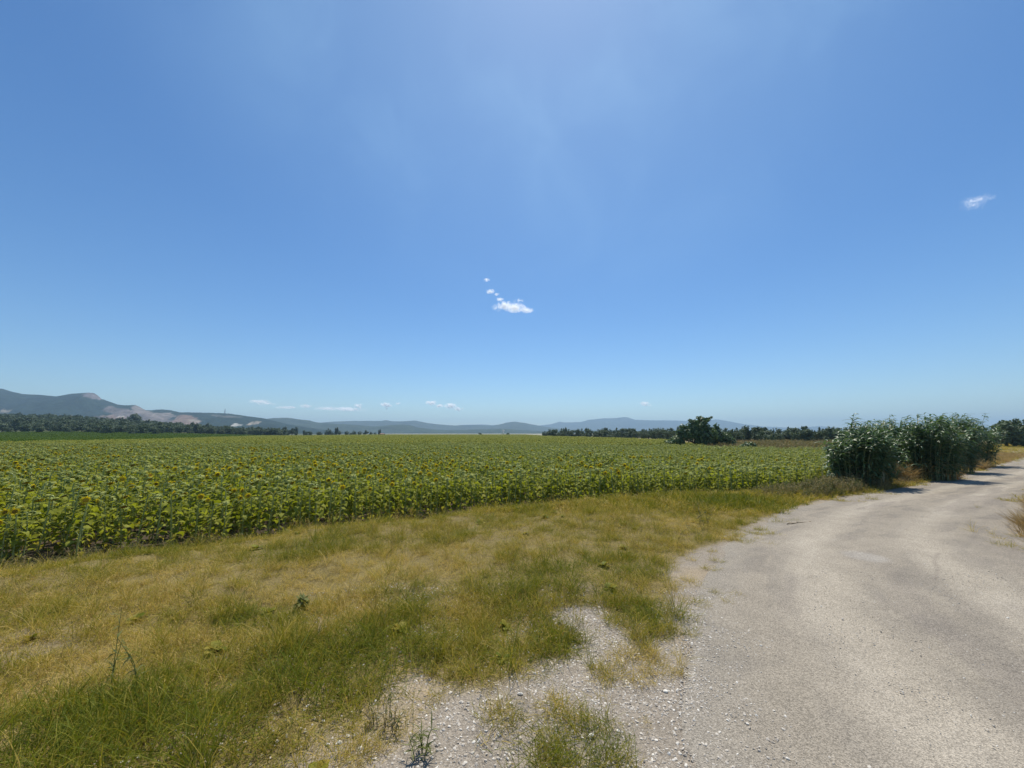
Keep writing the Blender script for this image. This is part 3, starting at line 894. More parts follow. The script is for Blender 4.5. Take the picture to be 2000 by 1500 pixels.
bloom = (rng.random(len(SX)) < np.clip((blm - 0.48) * 1.7, 0, 0.38) + 0.012) & (SY < 34)
dd, _ = poly_dist(SX, SY, EDGE)
vis = (np.abs(SX) < 1.36 * SY) & (SY > 3)
# apparent importance: near, and not hidden behind rows in front
score = np.where(vis, 1 / np.hypot(SX, SY) * np.exp(-np.clip(dd - 0.6, 0, None) * 0.55) * np.where(bloom, 1.5, 1.0), 0)
order = np.argsort(-score)
first = np.zeros(len(SX), bool); first[order[:298]] = True
YAW = rng.normal(0.5, 0.9, len(SX))           # most heads nod the same way
gi_ = rng.integers(0, len(GREENV), len(SX)); bi_ = rng.integers(0, len(BLOOMV), len(SX))

def place_sunflower(x, y, z, h, yaw, V, label, group):
    t = thing('sunflower', label, 'sunflower', (x, y, z), yaw, group)
    t.scale = (h * 1.05, h * 1.05, h)
    child('stem', V['stem'], t); child('foliage', V['foliage'], t)
    fh = child('flower_head', V['flower_head'], t)
    if V['petals']:
        child('petal_ring', V['petals'], fh)
    return t
for k in np.nonzero(first)[0]:
    if bloom[k]:
        V = BLOOMV[bi_[k]]; yaw = -math.pi / 2 - 0.25 + rng.normal(0, 0.6)
        lab = 'sunflower with an open yellow flower among green nodding ones near the field edge'; gr = 'sunflowers in open bloom near the field edge'
    else:
        V = GREENV[gi_[k]]; yaw = YAW[k]
        lab = 'green sunflower with bent stem and nodding head in the front rows of the field'; gr = 'green sunflowers in the front rows'
    place_sunflower(SX[k], SY[k], SZ[k], SH[k], yaw, V, lab, gr)
# the two or three flowers that stand out at the left edge of the photo
for (px, pyb, h, yaw, vi, lab) in [
        (52, 1098, 0.93, -1.15, 0, 'sunflower with a round orange-yellow flower facing out, upper of two at the left edge'),
        (36, 1104, 0.78, -1.3, 2, 'low sunflower with a flat yellow flower, lower of two at the left edge'),
        (176, 1086, 1.02, -1.0, 3, 'tall sunflower whose open yellow ring of petals stands in the front row, far left')]:
    kk = [q for q in np.arange(5.0, 9.0, 0.02) if in_poly(np.array([(px - 1000) / F * q]), np.array([q]), FIELD)[0]][0] + 0.12
    x, y = (px - 1000) / F * kk * 0.985, kk
    place_sunflower(x, y, g1(x, y), h, yaw, BLOOMV[vi], lab, None)

rest = ~first
nm = rest.sum()
coll = protos('sunflower_plant', [v['whole'] for v in GREENV] + [v['whole'] for v in BLOOMV])
ridx = np.where(bloom, len(GREENV) + bi_, gi_)[rest]
ryaw = np.where(bloom, -math.pi / 2 - 0.25 + rng.normal(0, 0.7, len(SX)), YAW)[rest]
Pn = np.stack([SX, SY, SZ], 1)[rest]
rotn = np.stack([np.zeros(nm), np.zeros(nm), ryaw], 1)
scn = np.repeat(SH[rest][:, None], 3, 1) * np.array([1.05, 1.05, 1.0])

# far rows: patches of simplified plants in the same object
def far_tile(seed, size=2.4, npl=36):
    r = random.Random(seed); mb = MB()
    for i in range(npl):
        x = r.uniform(-size / 2, size / 2); y = r.uniform(-size / 2, size / 2); h = r.uniform(0.85, 1.1)
        tube(mb, [(x, y, 0.3), (x + r.uniform(-.04, .04), y, h * 0.93), (x + 0.1 * math.cos(-2.3), y + 0.1 * math.sin(-2.3), h * 0.97)], [0.012, 0.01, 0.01], 3, 0.9, cap=False)
        for k in range(9):
            t = r.uniform(0.35, 0.98)
            ll = r.uniform(0.14, 0.22)
            blade(mb, (x, y, h * t), r.uniform(0, 6.28), r.uniform(-0.1, 0.6), ll * 1.3, ll * 0.8, r.uniform(0.6, 1.7), [(0.2, 0.35), (0.55, 0.5), (1, 0)], 0.2, r.uniform(0.05, 0.92), r.uniform(-.5, .5))
        c = Vector((x - 0.08, y - 0.09, h * 0.95)); q = r.uniform(0.07, 0.09)
        yel = 1.0 if r.random() < 0.05 else 0.85
        V = [tuple(c + Vector((q * math.cos(a), q * math.sin(a), r.uniform(-0.03, 0.01)))) for a in [k * math.pi / 3 for k in range(6)]] + [tuple(c + Vector((0, 0, 0.03)))]
        mb.add(V, [(k, (k + 1) % 6, 6) for k in range(6)], yel)
    return mb.mesh('sunflower_patch', M['sun_far'])
tiles = [far_tile(300 + i) for i in range(6)]
tx, ty = np.meshgrid(np.arange(-140, 40, 2.3), np.arange(45, 384, 2.3))
tx = (tx + rng.uniform(-.3, .3, tx.shape)).ravel(); ty = (ty + rng.uniform(-.3, .3, ty.shape)).ravel()
m = in_poly(tx, ty, FIELD)
tx, ty = tx[m], ty[m]
nt_ = len(tx)
for t_ in tiles:
    coll.objects.link(bpy.data.objects.new('sunflower_plant_x%d' % tiles.index(t_), t_))
nb = len(GREENV) + len(BLOOMV)
P = np.vstack([Pn, np.stack([tx, ty, g(tx, ty)], 1)])
rot = np.vstack([rotn, np.stack([np.zeros(nt_), np.zeros(nt_), rng.integers(0, 4, nt_) * math.pi / 2 * 0 + rng.uniform(-0.3, 0.3, nt_)], 1)])
scl = np.vstack([scn, np.stack([np.ones(nt_), np.ones(nt_), 1.02 * rng.uniform(0.92, 1.08, nt_)], 1)])
idx = np.concatenate([ridx, nb + rng.integers(0, len(tiles), nt_)])
o = scatter('sunflower_crop', P, rot, scl, idx, rng.random(len(P)), coll)
tag(o, 'sunflower crop filling the flat field behind its front rows', 'sunflower crop', kind='stuff')
print('sunflowers', len(SX), 'tiles', nt_)

# ------------------------------------------------------------------ grass
GPROF = [(0, 1.0), (0.4, 0.9), (0.75, 0.6), (1, 0)]
def grass_tuft(seed, n, L0, L1, W, spread, flat):
    r = random.Random(seed); mb = MB()
    for i in range(n):
        a = r.uniform(0, 6.283); q = spread * math.sqrt(r.random())
        p = r.uniform(*flat)
        blade(mb, (q * math.cos(a), q * math.sin(a), -0.01), r.uniform(0, 6.283), p, r.uniform(L0, L1), W * r.uniform(0.6, 1.2), r.uniform(0.1, 1.5), GPROF, 0, r.random(), r.uniform(-1.2, 1.2), single=True)
    return mb.mesh('grass_tuft', M['grass'])
gv = [grass_tuft(400 + i, 60, 0.07, 0.19, 0.0016, 0.11, (0.35, 1.5)) for i in range(5)]       # fine, upright and tangled
gv += [grass_tuft(420 + i, 50, 0.06, 0.16, 0.0016, 0.12, (0.05, 0.9)) for i in range(4)]      # lying
gv += [grass_tuft(440 + i, 26, 0.22, 0.40, 0.0018, 0.05, (1.0, 1.5)) for i in range(3)]       # taller stalks
gv += [grass_tuft(460 + i, 90, 0.10, 0.24, 0.0042, 0.24, (0.3, 1.5)) for i in range(3)]       # for the far verge
gv += [grass_tuft(480 + i, 16, 0.16, 0.34, 0.0016, 0.14, (0.0, 0.3)) for i in range(2)]      # long flattened straw
def seed_heads(seed):
    r = random.Random(seed); mb = MB()
    for i in range(9):
        a = r.uniform(0, 6.28); q = 0.06 * r.random(); h = r.uniform(0.2, 0.36)
        x, y = q * math.cos(a), q * math.sin(a); lx, ly = r.uniform(-.1, .1), r.uniform(-.1, .1)
        tube(mb, [(x, y, 0), (x + lx * .4, y + ly * .4, h * .55), (x + lx, y + ly, h)], [0.0012, 0.001, 0.0008], 3, r.random(), cap=False)
        for k in range(9):
            t = 0.78 + 0.22 * k / 9
            blade(mb, (x + lx * t, y + ly * t, h * t), r.uniform(0, 6.28), r.uniform(0.6, 1.3), 0.022, 0.0022, 0.2, [(0, 0.5), (0.5, 1), (1, 0)], 0, r.random(), 0, single=True)
    return mb.mesh('grass_tuft', M['grass'])
gv += [seed_heads(490 + i) for i in range(2)]
def rosette(seed):
    r = random.Random(seed); mb = MB()
    for i in range(11):
        L = r.uniform(0.04, 0.09)
        blade(mb, (0, 0, 0.01), i * 2.4, r.uniform(0.2, 1.0), L, L * 0.33, r.uniform(0.4, 1.2), [(0, .3), (.4, 1), (.8, .8), (1, 0)], 0.2, r.random(), 0)
    return mb.mesh('grass_tuft', M['grass'])
gv += [rosette(495 + i) for i in range(2)]
gcoll = protos('grass_tuft', gv)
def sample(x0, x1, y0, y1, dens):
    n = int((x1 - x0) * (y1 - y0) * dens)
    return rng.uniform(x0, x1, n), rng.uniform(y0, y1, n)
parts = []
for (x0, x1, y0, y1, dens, far) in [(-6, 2.5, 0.6, 4.2, 150, 0), (-11, 6, 4.2, 8.5, 75, 0), (-12, 13, 8.5, 14, 40, 1), (-20, -6, -2, 4.2, 40, 1), (5.5, 12, 2.0, 8.5, 50, 0),
                                    (12, 34, 9, 40, 9, 1), (34, 90, 20, 70, 2.5, 1)]:
    x, y = sample(x0, x1, y0, y1, dens)
    cov, dry, grav, dE, dR = verge_maps(x, y)
    m = (rng.random(len(x)) < cov) & ((np.abs(x) < 1.5 * y + 1.2)) & (np.hypot(x, y) > 0.7)
    m &= dE > 0.15
    x, y, dry, dE, cov = x[m], y[m], dry[m], dE[m], cov[m]
    n = len(x)
    u = rng.random(n)
    id_ = np.where(u < 0.6, rng.integers(0, 5, n), np.where(u < 0.96, rng.integers(5, 9, n), rng.integers(9, 12, n)))
    if far:
        id_ = np.where(u < 0.93, rng.integers(12, 15, n), rng.integers(9, 12, n))
    u2 = rng.random(n)
    id_ = np.where(u2 < 0.07, rng.integers(15, 17, n), np.where(u2 < 0.10, rng.integers(17, 19, n), np.where((u2 < 0.104) & (cov > 0.6), rng.integers(19, 21, n), id_)))
    dry = np.where(u2 < 0.10, np.maximum(dry, 0.85), np.where((u2 < 0.104) & (cov > 0.6), 0.3, dry))
    lush = 1 - dry
    s = rng.uniform(0.7, 1.15, n) * (0.75 + 0.55 * lush) * (0.6 + 0.4 * cov) * np.where(far, 1.0, 1.0)
    s *= np.where((x > 5) & (far == 0), 1.2, 1.0)
    parts.append((np.stack([x, y, g(x, y)], 1), np.stack([rng.normal(0, .12, n), rng.normal(0, .12, n), rng.uniform(0, 6.28, n)], 1), np.repeat(s[:, None], 3, 1), id_, dry + rng.normal(0, 0.08, n)))
P, rot, scl, idx, tint = [np.concatenate([p[i] for p in parts]) for i in range(5)]
o = scatter('grass', P, rot, scl, idx, tint, gcoll)
tag(o, 'tangled olive and straw coloured grass on the verge between field and road', 'grass', kind='stuff')
print('grass tufts', len(P))

# ------------------------------------------------------------------ gravel
pcoll = protos('pebble', [stone_mb(500 + i, 1).mesh('pebble', M['pebble'], False) for i in range(8)])
parts = []
for (x0, x1, y0, y1, dens, where) in [(-2.2, 2.6, 0.8, 4.5, 14000, 'apron'), (0, 8, 0.8, 5, 900, 'road'), (0, 14, 0.8, 12, 900, 'edge'), (0, 16, 5, 12, 60, 'road'), (-12, -5, 3, 9, 60, 'bare'), (-5, 5, 1, 5, 40, 'grass')]:
    x, y = sample(x0, x1, y0, y1, dens)
    cov, dry, grav, dE, dR = verge_maps(x, y)
    if where == 'apron': p = np.maximum(grav, 0.55 * np.exp(-(np.minimum(dR, 0) / 0.45) ** 2)) * (1 - 0.7 * cov) * (0.35 + 0.65 * sstep(0.35, 0.6, fbm(x * 2.5, y * 2.5, 101, 3)))
    elif where == 'road': p = np.where(dR < 0, 0.25 + 0.75 * sstep(0.45, 0.7, fbm(x * 1.1, y * 1.1, 103, 3)), 0)
    elif where == 'edge': p = np.exp(-(dR / 0.22) ** 2) * (0.3 + 0.7 * sstep(0.4, 0.65, fbm(x * 1.7, y * 1.7, 104, 3))) * (1 - 0.6 * cov)
    elif where == 'bare': p = (1 - cov) * (dE > 0) * (dE < 1.6) * 1.0
    else: p = (1 - cov) * (dE > 0.2)
    m = (rng.random(len(x)) < p) & (np.abs(x) < 1.5 * y + 0.5)
    x, y = x[m], y[m]; n = len(x)
    if where == 'road':
        s = 0.0022 + 0.006 * rng.random(n) ** 6
    else:
        s = 0.0018 + (0.006 if where == 'edge' else 0.012) * rng.random(n) ** 7
    s = s * (1 + 0.5 * sstep(4, 9, y))
    inr = in_poly(x, y, ROAD_POLY)
    z = g(x, y) + np.where(inr, 0.003 + 0.03 * sstep(0, 0.5, 0.38 * np.abs(dR[m])), 0.0) + s * 0.02
    parts.append((np.stack([x, y, z], 1), np.stack([rng.normal(0, .3, n), rng.normal(0, .3, n), rng.uniform(0, 6.28, n)], 1), np.repeat(s[:, None], 3, 1), rng.integers(0, 8, n), np.clip(rng.normal(0.62, 0.22, n), 0, 1)))
P, rot, scl, idx, tint = [np.concatenate([p[i] for p in parts]) for i in range(5)]
o = scatter('gravel', P, rot, scl, idx, tint, pcoll)
tag(o, 'loose pale gravel strewn over the road edge and the bare apron', 'gravel', kind='stuff')
print('pebbles', len(P))

# ------------------------------------------------------------------ crop strip, weeds
def crop_tile(seed):
    r = random.Random(seed); mb = MB()
    for i in range(160):
        x = r.uniform(-1.6, 1.6); y = r.uniform(-1.6, 1.6); z = r.uniform(0.35, 0.95)
        ll = r.uniform(0.18, 0.32)
        blade(mb, (x, y, z), r.uniform(0, 6.28), r.uniform(0, 0.9), ll, ll * 0.7, r.uniform(0.6, 1.6), [(0, 0.2), (0.4, 0.5), (1, 0)], 0.2, r.random(), r.uniform(-.5, .5))
    return mb.mesh('crop_patch', M['crop'])
cc_ = protos('crop_patch', [crop_tile(600 + i) for i in range(4)])
CROP = [(-77, 57), (-78, 82), (-116, 180), (-116, 195), (-170, 190), (-230, 150), (-240, 100), (-200, 57)]
x, y = np.meshgrid(np.arange(-245, -70, 2.4), np.arange(55, 200, 2.4))
x = (x + rng.uniform(-.4, .4, x.shape)).ravel(); y = (y + rng.uniform(-.4, .4, y.shape)).ravel()
m = in_poly(x, y, CROP); x, y = x[m], y[m]; n = len(x)
o = scatter('green_crop', np.stack([x, y, g(x, y)], 1), np.stack([np.zeros(n), np.zeros(n), rng.uniform(0, 6.28, n)], 1), np.repeat(rng.uniform(0.9, 1.15, n)[:, None], 3, 1), rng.integers(0, 4, n), rng.random(n), cc_)
tag(o, 'dark green low crop in a strip behind the sunflowers at the left', 'crop', kind='stuff')

def weed_mesh(seed, n, H, mat, spread=0.25, W=0.006, leafy=1.0):
    """branched weed: thin stems carrying small leaves and seed heads"""
    r = random.Random(seed); mb = MB()
    for i in range(n):
        a = r.uniform(0, 6.28); q = spread * math.sqrt(r.random()) * 0.5
        x, y = q * math.cos(a), q * math.sin(a)
        h = H * r.uniform(0.5, 1.05); lx = r.uniform(-.3, .3) * h + 0.6 * x; ly = r.uniform(-.3, .3) * h + 0.6 * y
        c = r.random()
        pts = [(x, y, 0), (x + lx * .3, y + ly * .3, h * .5), (x + lx, y + ly, h)]
        tube(mb, pts, [0.003, 0.0024, 0.0015], 3, c, cap=False)
        for k in range(int(r.randint(8, 15) * leafy)):
            t = r.uniform(0.15, 1.0)
            p = (x + lx * t * t, y + ly * t * t, h * t)
            blade(mb, p, r.uniform(0, 6.28), r.uniform(-0.2, 1.2), r.uniform(0.03, 0.09), W * r.uniform(0.7, 1.5), r.uniform(0, 1.5), [(0, 0.4), (0.4, 1), (1, 0)], 0, min(1, max(0, c + r.uniform(-.3, .3))), r.uniform(-1, 1), single=True)
    return mb.mesh('weed', mat)
wv = [weed_mesh(650 + i, 22, 0.5, M['weed']) for i in range(5)]
wcoll = protos('weed_clump', wv)
parts = []
x, y = sample(3.5, 13, 7.5, 14.5, 26)
cov, dry, grav, dE, dR = verge_maps(x, y)
pw = sstep(5.5, 8.0, x) * (dE > -0.5) * (dE < 2.4) * sstep(0.05, 0.5, dR)
pw = np.maximum(pw, 0.10 * (dE > 0) * (dE < 0.7))
m = rng.random(len(x)) < pw
x, y, dE = x[m], y[m], dE[m]; n = len(x)
s = rng.uniform(0.55, 1.15, n) * (0.75 + 0.25 * sstep(1.8, 0.3, dE)) * (0.6 + 0.4 * sstep(6, 9, x))
parts.append((x, y, s))
x, y = sample(-12, 5, 4, 14, 14)                     # scraggy weeds along the field edge
cov, dry, grav, dE, dR = verge_maps(x, y)
m = (dE > -0.3) & (dE < 0.5) & (rng.random(len(x)) < 0.8)
x, y = x[m], y[m]
parts.append((x, y, rng.uniform(0.3, 0.65, len(x))))
x, y = sample(17, 60, 28, 70, 1.6)                   # dry weeds behind the field at the right
d, s_ = poly_dist(x, y, EDGE)
m = ~in_poly(x, y, FIELD) & (d * s_ < -0.5) & (y < 30 + 0.9 * x)
x, y = x[m], y[m]
parts.append((x, y, rng.uniform(1.6, 2.5, len(x))))
x = np.concatenate([p[0] for p in parts]); y = np.concatenate([p[1] for p in parts]); s = np.concatenate([p[2] for p in parts]); n = len(x)
o = scatter('weeds', np.stack([x, y, g(x, y)], 1), np.stack([rng.normal(0, .1, n), rng.normal(0, .1, n), rng.uniform(0, 6.28, n)], 1), np.repeat(s[:, None], 3, 1), rng.integers(0, 5, n), rng.random(n), wcoll)
tag(o, 'scraggy brown and green weeds along the field edge and beside the reeds', 'weeds', kind='stuff')
print('weeds', n)

# dry grass beyond the field and under the reeds
def dry_tuft(seed, n, L, W=0.004, spread=0.2):
    r = random.Random(seed); mb = MB()
    for i in range(n):
        a = r.uniform(0, 6.283); q = spread * math.sqrt(r.random())
        blade(mb, (q * math.cos(a), q * math.sin(a), 0), a + r.uniform(-.8, .8), r.uniform(0.8, 1.5), L * r.uniform(0.5, 1.1), W * r.uniform(.6, 1.3), r.uniform(0.2, 1.2), GPROF, 0, r.random(), r.uniform(-1, 1), single=True)
    return mb.mesh('dry_tuft', M['dry'])
dcoll = protos('dry_tuft', [dry_tuft(700 + i, 70, 0.5) for i in range(4)])
parts = []
x, y = sample(17, 70, 28, 90, 2.0)
d, s_ = poly_dist(x, y, EDGE)
m = ~in_poly(x, y, FIELD) & (d * s_ < -0.5) & (y < 32 + 1.2 * x)
parts.append((x[m], y[m], rng.uniform(1.5, 2.4, m.sum())))
x, y = sample(8, 40, 8, 32, 8)
cov, dry, grav, dE, dR = verge_maps(x, y)
m = (dR > 0.1) & (dE > -0.5) & (rng.random(len(x)) < sstep(10.0, 12, x))
parts.append((x[m], y[m], rng.uniform(0.35, 0.8, m.sum())))
x, y = sample(7, 22, 3.5, 15, 30)
cov, dry, grav, dE, dR = verge_maps(x, y)
dr_r, sd = poly_dist(x, y, ROAD_R)
m = (dR > 0.05) & (sd * dr_r > 0) & (dr_r < 4)
parts.append((x[m], y[m], rng.uniform(0.4, 0.8, m.sum())))
x, y = sample(-120, -40, 82, 190, 0.5)               # pale banks behind the crop at the left
m = (np.abs(poly_dist(x, y, [(-135, 196), (-90, 200), (-60, 260)])[0]) < 5)
parts.append((x[m], y[m], rng.uniform(2, 3, m.sum())))
x = np.concatenate([p[0] for p in parts]); y = np.concatenate([p[1] for p in parts]); s = np.concatenate([p[2] for p in parts]); n = len(x)
o = scatter('dry_grass', np.stack([x, y, g(x, y)], 1), np.stack([rng.normal(0, .1, n), rng.normal(0, .1, n), rng.uniform(0, 6.28, n)], 1), np.repeat(s[:, None], 3, 1), rng.integers(0, 4, n), rng.random(n), dcoll)
tag(o, 'tan dry grass behind the field and along the road by the reeds', 'dry grass', kind='stuff')

# ------------------------------------------------------------------ reeds along the road
RPROF = [(0, 0.35), (0.15, 1.0), (0.45, 0.85), (0.75, 0.5), (1, 0)]
def reed_clump(label, px, py, radius, hmin, hmax, n, seed, back, extra=()):
    r = random.Random(seed)
    bx, by = gp(px, py)
    L = math.hypot(bx, by)
    cx, cy = bx + bx / L * 0 - 0.5 * back * 0.55, by + back            # stand back from the road edge
    z0 = g1(cx, cy)
    t = thing('giant_reed', label, 'reed', (cx, cy, z0), 0, 'giant reeds along the road')
    st = MB(); lf = MB()
    stalks = []
    for i in range(n):
        a = r.uniform(0, 6.28); q = radius * math.sqrt(r.random())
        stalks.append((q * math.cos(a) * 1.15, q * math.sin(a), 1.12 * r.triangular(hmin * 0.82, hmax * 1.04, hmax * 0.95) * (1 - 0.25 * (q / radius) ** 2) * (0.55 if r.random() < 0.22 else 1.0), r.uniform(0, 0.32) * (q / radius), a))
    for i in range(9):                                  # a few that stand clear of the rest
        a = r.uniform(0, 6.28); q = radius * 0.8 * math.sqrt(r.random())
        stalks.append((q * math.cos(a), q * math.sin(a), hmax * r.uniform(1.04, 1.18), 0.08, a))
    stalks += list(extra)
    for (x, y, h, lean, a) in stalks:
        zb = g1(cx + x, cy + y) - z0
        wx = 0.10 * h; dxl = math.cos(a) * lean * h + wx; dyl = math.sin(a) * lean * h
        pts = []
        for k in range(6):
            u = k / 5
            pts.append(Vector((x + dxl * u ** 1.8, y + dyl * u ** 1.8, zb + h * (u - 0.06 * u ** 3))))
        tube(st, pts, [0.011, 0.010, 0.009, 0.007, 0.005, 0.003], 5, r.random(), cap=False)
        nl = int(h * 15)
        for j in range(nl):
            u = 0.14 + 0.86 * (j / nl) ** 0.9
            f = u * 5; i = min(int(f), 4)
            b = pts[i].lerp(pts[i + 1], f - i)
            yaw = (0 if j % 2 else math.pi) + r.gauss(0, 0.8)
            ex, ey = math.cos(yaw) + 0.75, math.sin(yaw) - 0.15              # wind from the left
            yaw = math.atan2(ey, ex)
            LL = r.uniform(0.26, 0.44) * (1 - 0.45 * max(0, u - 0.7) / 0.3 * r.random())
            blade(lf, b, yaw, r.uniform(0.25, 1.0) + 0.3 * max(0, u - .7), LL, r.uniform(0.020, 0.031), r.uniform(0.9, 2.2), RPROF, 0.25, (1.0 if (u < 0.35 and r.random() < 0.35) else min(0.9, max(0, r.gauss(0.5, 0.25)))), r.uniform(-.5, .5))
    st.build('stem_cluster', M['reed_stem'], t)
    lf.build('foliage', M['reed'], t)
    return t
shoot = [(-0.25 + 0.05 * k, 0.1 * k, 2.55 - 0.12 * k, 0.05, 0.3) for k in range(3)] + [(-0.75, 0.0, 1.7, 0.10, 3.0), (0.5, -0.35, 1.25, 0.45, -0.5), (0.6, -0.3, 1.0, 0.6, -0.4), (0.55, -0.45, 0.8, 0.7, -0.9), (-0.8, -0.1, 1.45, 0.25, 3.3), (-0.7, -0.2, 1.3, 0.3, 3.5)]
reed_clump('nearest giant reed clump with one tall windblown shoot, at the left end of the reeds', 1706, 952, 0.66, 1.5, 1.92, 150, 1, 0.4, shoot)
reed_clump('giant reed clump behind the dry grass tussock by the road', 1790, 930, 0.62, 1.85, 2.2, 95, 2, 0.75)
reed_clump('middle giant reed clump whose dark foot reaches the road', 1850, 940, 0.6, 1.95, 2.25, 95, 3, 0.45)
reed_clump('giant reed clump second from the far end of the row', 1893, 925, 0.75, 2.05, 2.35, 95, 4, 0.65)
reed_clump('last giant reed clump, farthest along the road bend', 1930, 912, 0.95, 2.2, 2.5, 100, 5, 0.8)
reed_clump('bluish giant reed clump at the back between the first and second ones', 1738, 938, 0.62, 1.75, 2.15, 100, 6, 0.9)

# dry tussock in front of the second reed clump and smaller ones
def tussock(label, px, py, H, W, seed, green=0.0):
    r = random.Random(seed)
    x0, y0 = gp(px, py); y0 += W * 0.5
    z0 = g1(x0, y0)
    mb = MB()
    for i in range(int(900 * W)):
        a = r.uniform(0, 6.283); q = W * 0.5 * math.sqrt(r.random())
        bx_, by_ = q * math.cos(a), q * math.sin(a) * 0.7
        blade(mb, (bx_, by_, g1(x0 + bx_, y0 + by_) - z0), a + r.uniform(-1, 1), r.uniform(0.7, 1.5), H * r.uniform(0.45, 1.1), 0.0042 * r.uniform(.6, 1.4), r.uniform(0.2, 1.3), GPROF, 0, max(0, r.random() - green), r.uniform(-1, 1), single=True)
    t = thing('grass_tussock', label, 'grass tussock', (x0, y0, z0), 0)
    mb.build('foliage', M['dry'], t)
tussock('large tan dry grass tussock between the first two reed clumps at the roadside', 1785, 940, 0.75, 1.2, 11)
tussock('small yellow dry tussock at the foot of the middle reed clump', 1872, 938, 0.45, 0.5, 12)
tussock('olive dry tussock at the roadside by the far end of the reeds', 1925, 918, 0.6, 0.7, 13, 0.3)

# ------------------------------------------------------------------ trees
def crown_mesh(blist, n, size, seed, mat, name='crown', spray=0.0):
    """leaf clumps through the volume of several overlapping lobes, thicker towards the outside, with gaps"""
    r = np.random.default_rng(seed)
    vol = np.array([b[3] * b[4] * b[5] for b in blist]) ** 0.72
    pick = r.choice(len(blist), n, p=vol / vol.sum())
    B = np.array(blist)[pick]
    d = r.normal(size=(n, 3)); d /= np.linalg.norm(d, axis=1)[:, None]
    rad = r.random(n) ** 0.38
    lump = 0.80 + 0.45 * (fbm(d[:, 0] * 2.4 + pick * 7.1, d[:, 1] * 2.4 + d[:, 2] * 3.1, seed, 3) - 0.3)
    P = B[:, :3] + d * B[:, 3:6] * (rad * lump)[:, None]
    gap = fbm(P[:, 0] * 1.3 / max(size * 4, .1) + P[:, 2], P[:, 1] * 1.3 / max(size * 4, .1) + 0.7 * P[:, 2] / max(size * 4, .1), seed + 3, 2)
    keep = gap > 0.30
    P, d = P[keep], d[keep]
    k = len(P)
    nrm = d * 0.7 + r.normal(size=(k, 3)) * 0.6 + np.array([0, 0, 0.35]); nrm /= np.linalg.norm(nrm, axis=1)[:, None]
    ref = r.normal(size=(k, 3))
    s = np.cross(nrm, ref); s /= np.linalg.norm(s, axis=1)[:, None]
    u = np.cross(nrm, s)
    sz = size * r.uniform(0.5, 1.25, k)[:, None]
    V = np.stack([P - s * sz * .55, P + u * sz * .95 + nrm * sz * 0.1, P + s * sz * .55, P - u * sz * .95 - nrm * sz * .12], 1).reshape(-1, 3)
    i = np.arange(k)[:, None] * 4 + np.arange(4)[None]
    mb = MB(); mb.v = [tuple(a) for a in V]; mb.f = [tuple(a) for a in i]; mb.m = [0] * k
    mb.c = list(np.repeat(np.clip(r.normal(0.5, 0.22, k), 0, 1), 4))
    return mb.mesh(name, mat, False)

def trunk_mesh(h, r0, limbs, seed, name='trunk'):
    r = random.Random(seed); mb = MB()
    tube(mb, [(0, 0, -0.1), (r.uniform(-.05, .05) * h, r.uniform(-.05, .05) * h, h * 0.5), (0.03 * h, 0, h)], [r0 * 1.25, r0, r0 * 0.8], 8)
    for (x, y, z) in limbs:
        tube(mb, [(0.02 * h, 0, h * 0.85), (x * .45, y * .45, h + (z - h) * .5), (x, y, z)], [r0 * .6, r0 * .4, r0 * .15], 6, cap=False)
    return mb.mesh(name, M['bark'])

OL = []
for i in range(9):
    r = random.Random(800 + i)
    H = 3.4
    bl_ = [(0, 0, 1.7, 1.4, 1.35, 1.3), (0.3, 0.2, 0.8, 1.2, 1.2, 0.7)]
    for k in range(6):
        a = k * 1.05 + r.uniform(-.3, .3); q = r.uniform(0.6, 1.1)
        bl_.append((q * math.cos(a), q * math.sin(a), r.uniform(0.9, 2.9), r.uniform(.5, .9), r.uniform(.5, .9), r.uniform(.5, .85)))
    for k in range(3):
        bl_.append((r.uniform(-.6, .6), r.uniform(-.6, .6), r.uniform(2.9, 3.3), 0.22, 0.22, 0.5))
    if i == 6: bl_ = [(b[0] * .6, b[1] * .6, b[2] * 1.25, b[3] * .62, b[4] * .62, b[5] * 1.25) for b in bl_]      # slender
    if i == 7: bl_ = [(b[0] * 1.25, b[1] * 1.25, b[2] * .72, b[3] * 1.2, b[4] * 1.2, b[5] * .72) for b in bl_]     # low and wide
    if i == 8: bl_ = [(0, 0, 2.0, 1.2, 1.2, 1.2), (0.9, 0, 1.5, .9, .9, .8), (-1.0, 0.2, 2.3, .8, .8, .6), (0.2, 0, 3.2, .6, .6, .6)]
    limbs = [(b[0] * .8, b[1] * .8, b[2]) for b in bl_[1:6]]
    OL.append((crown_mesh(bl_, 1500, 0.19, 820 + i, M['olive']), trunk_mesh(1.1, 0.14, limbs, 840 + i)))
def put_tree(kind, x, y, s, label, group, var, rz, name='olive_tree', cat='tree', wide=1.0):
    t = thing(name, label, cat, (x, y, g1(x, y)), rz, group)
    t.scale = (s * wide, s * wide, s)
    child('crown', kind[var][0], t); child('trunk', kind[var][1], t)
    return t
r = random.Random(5)
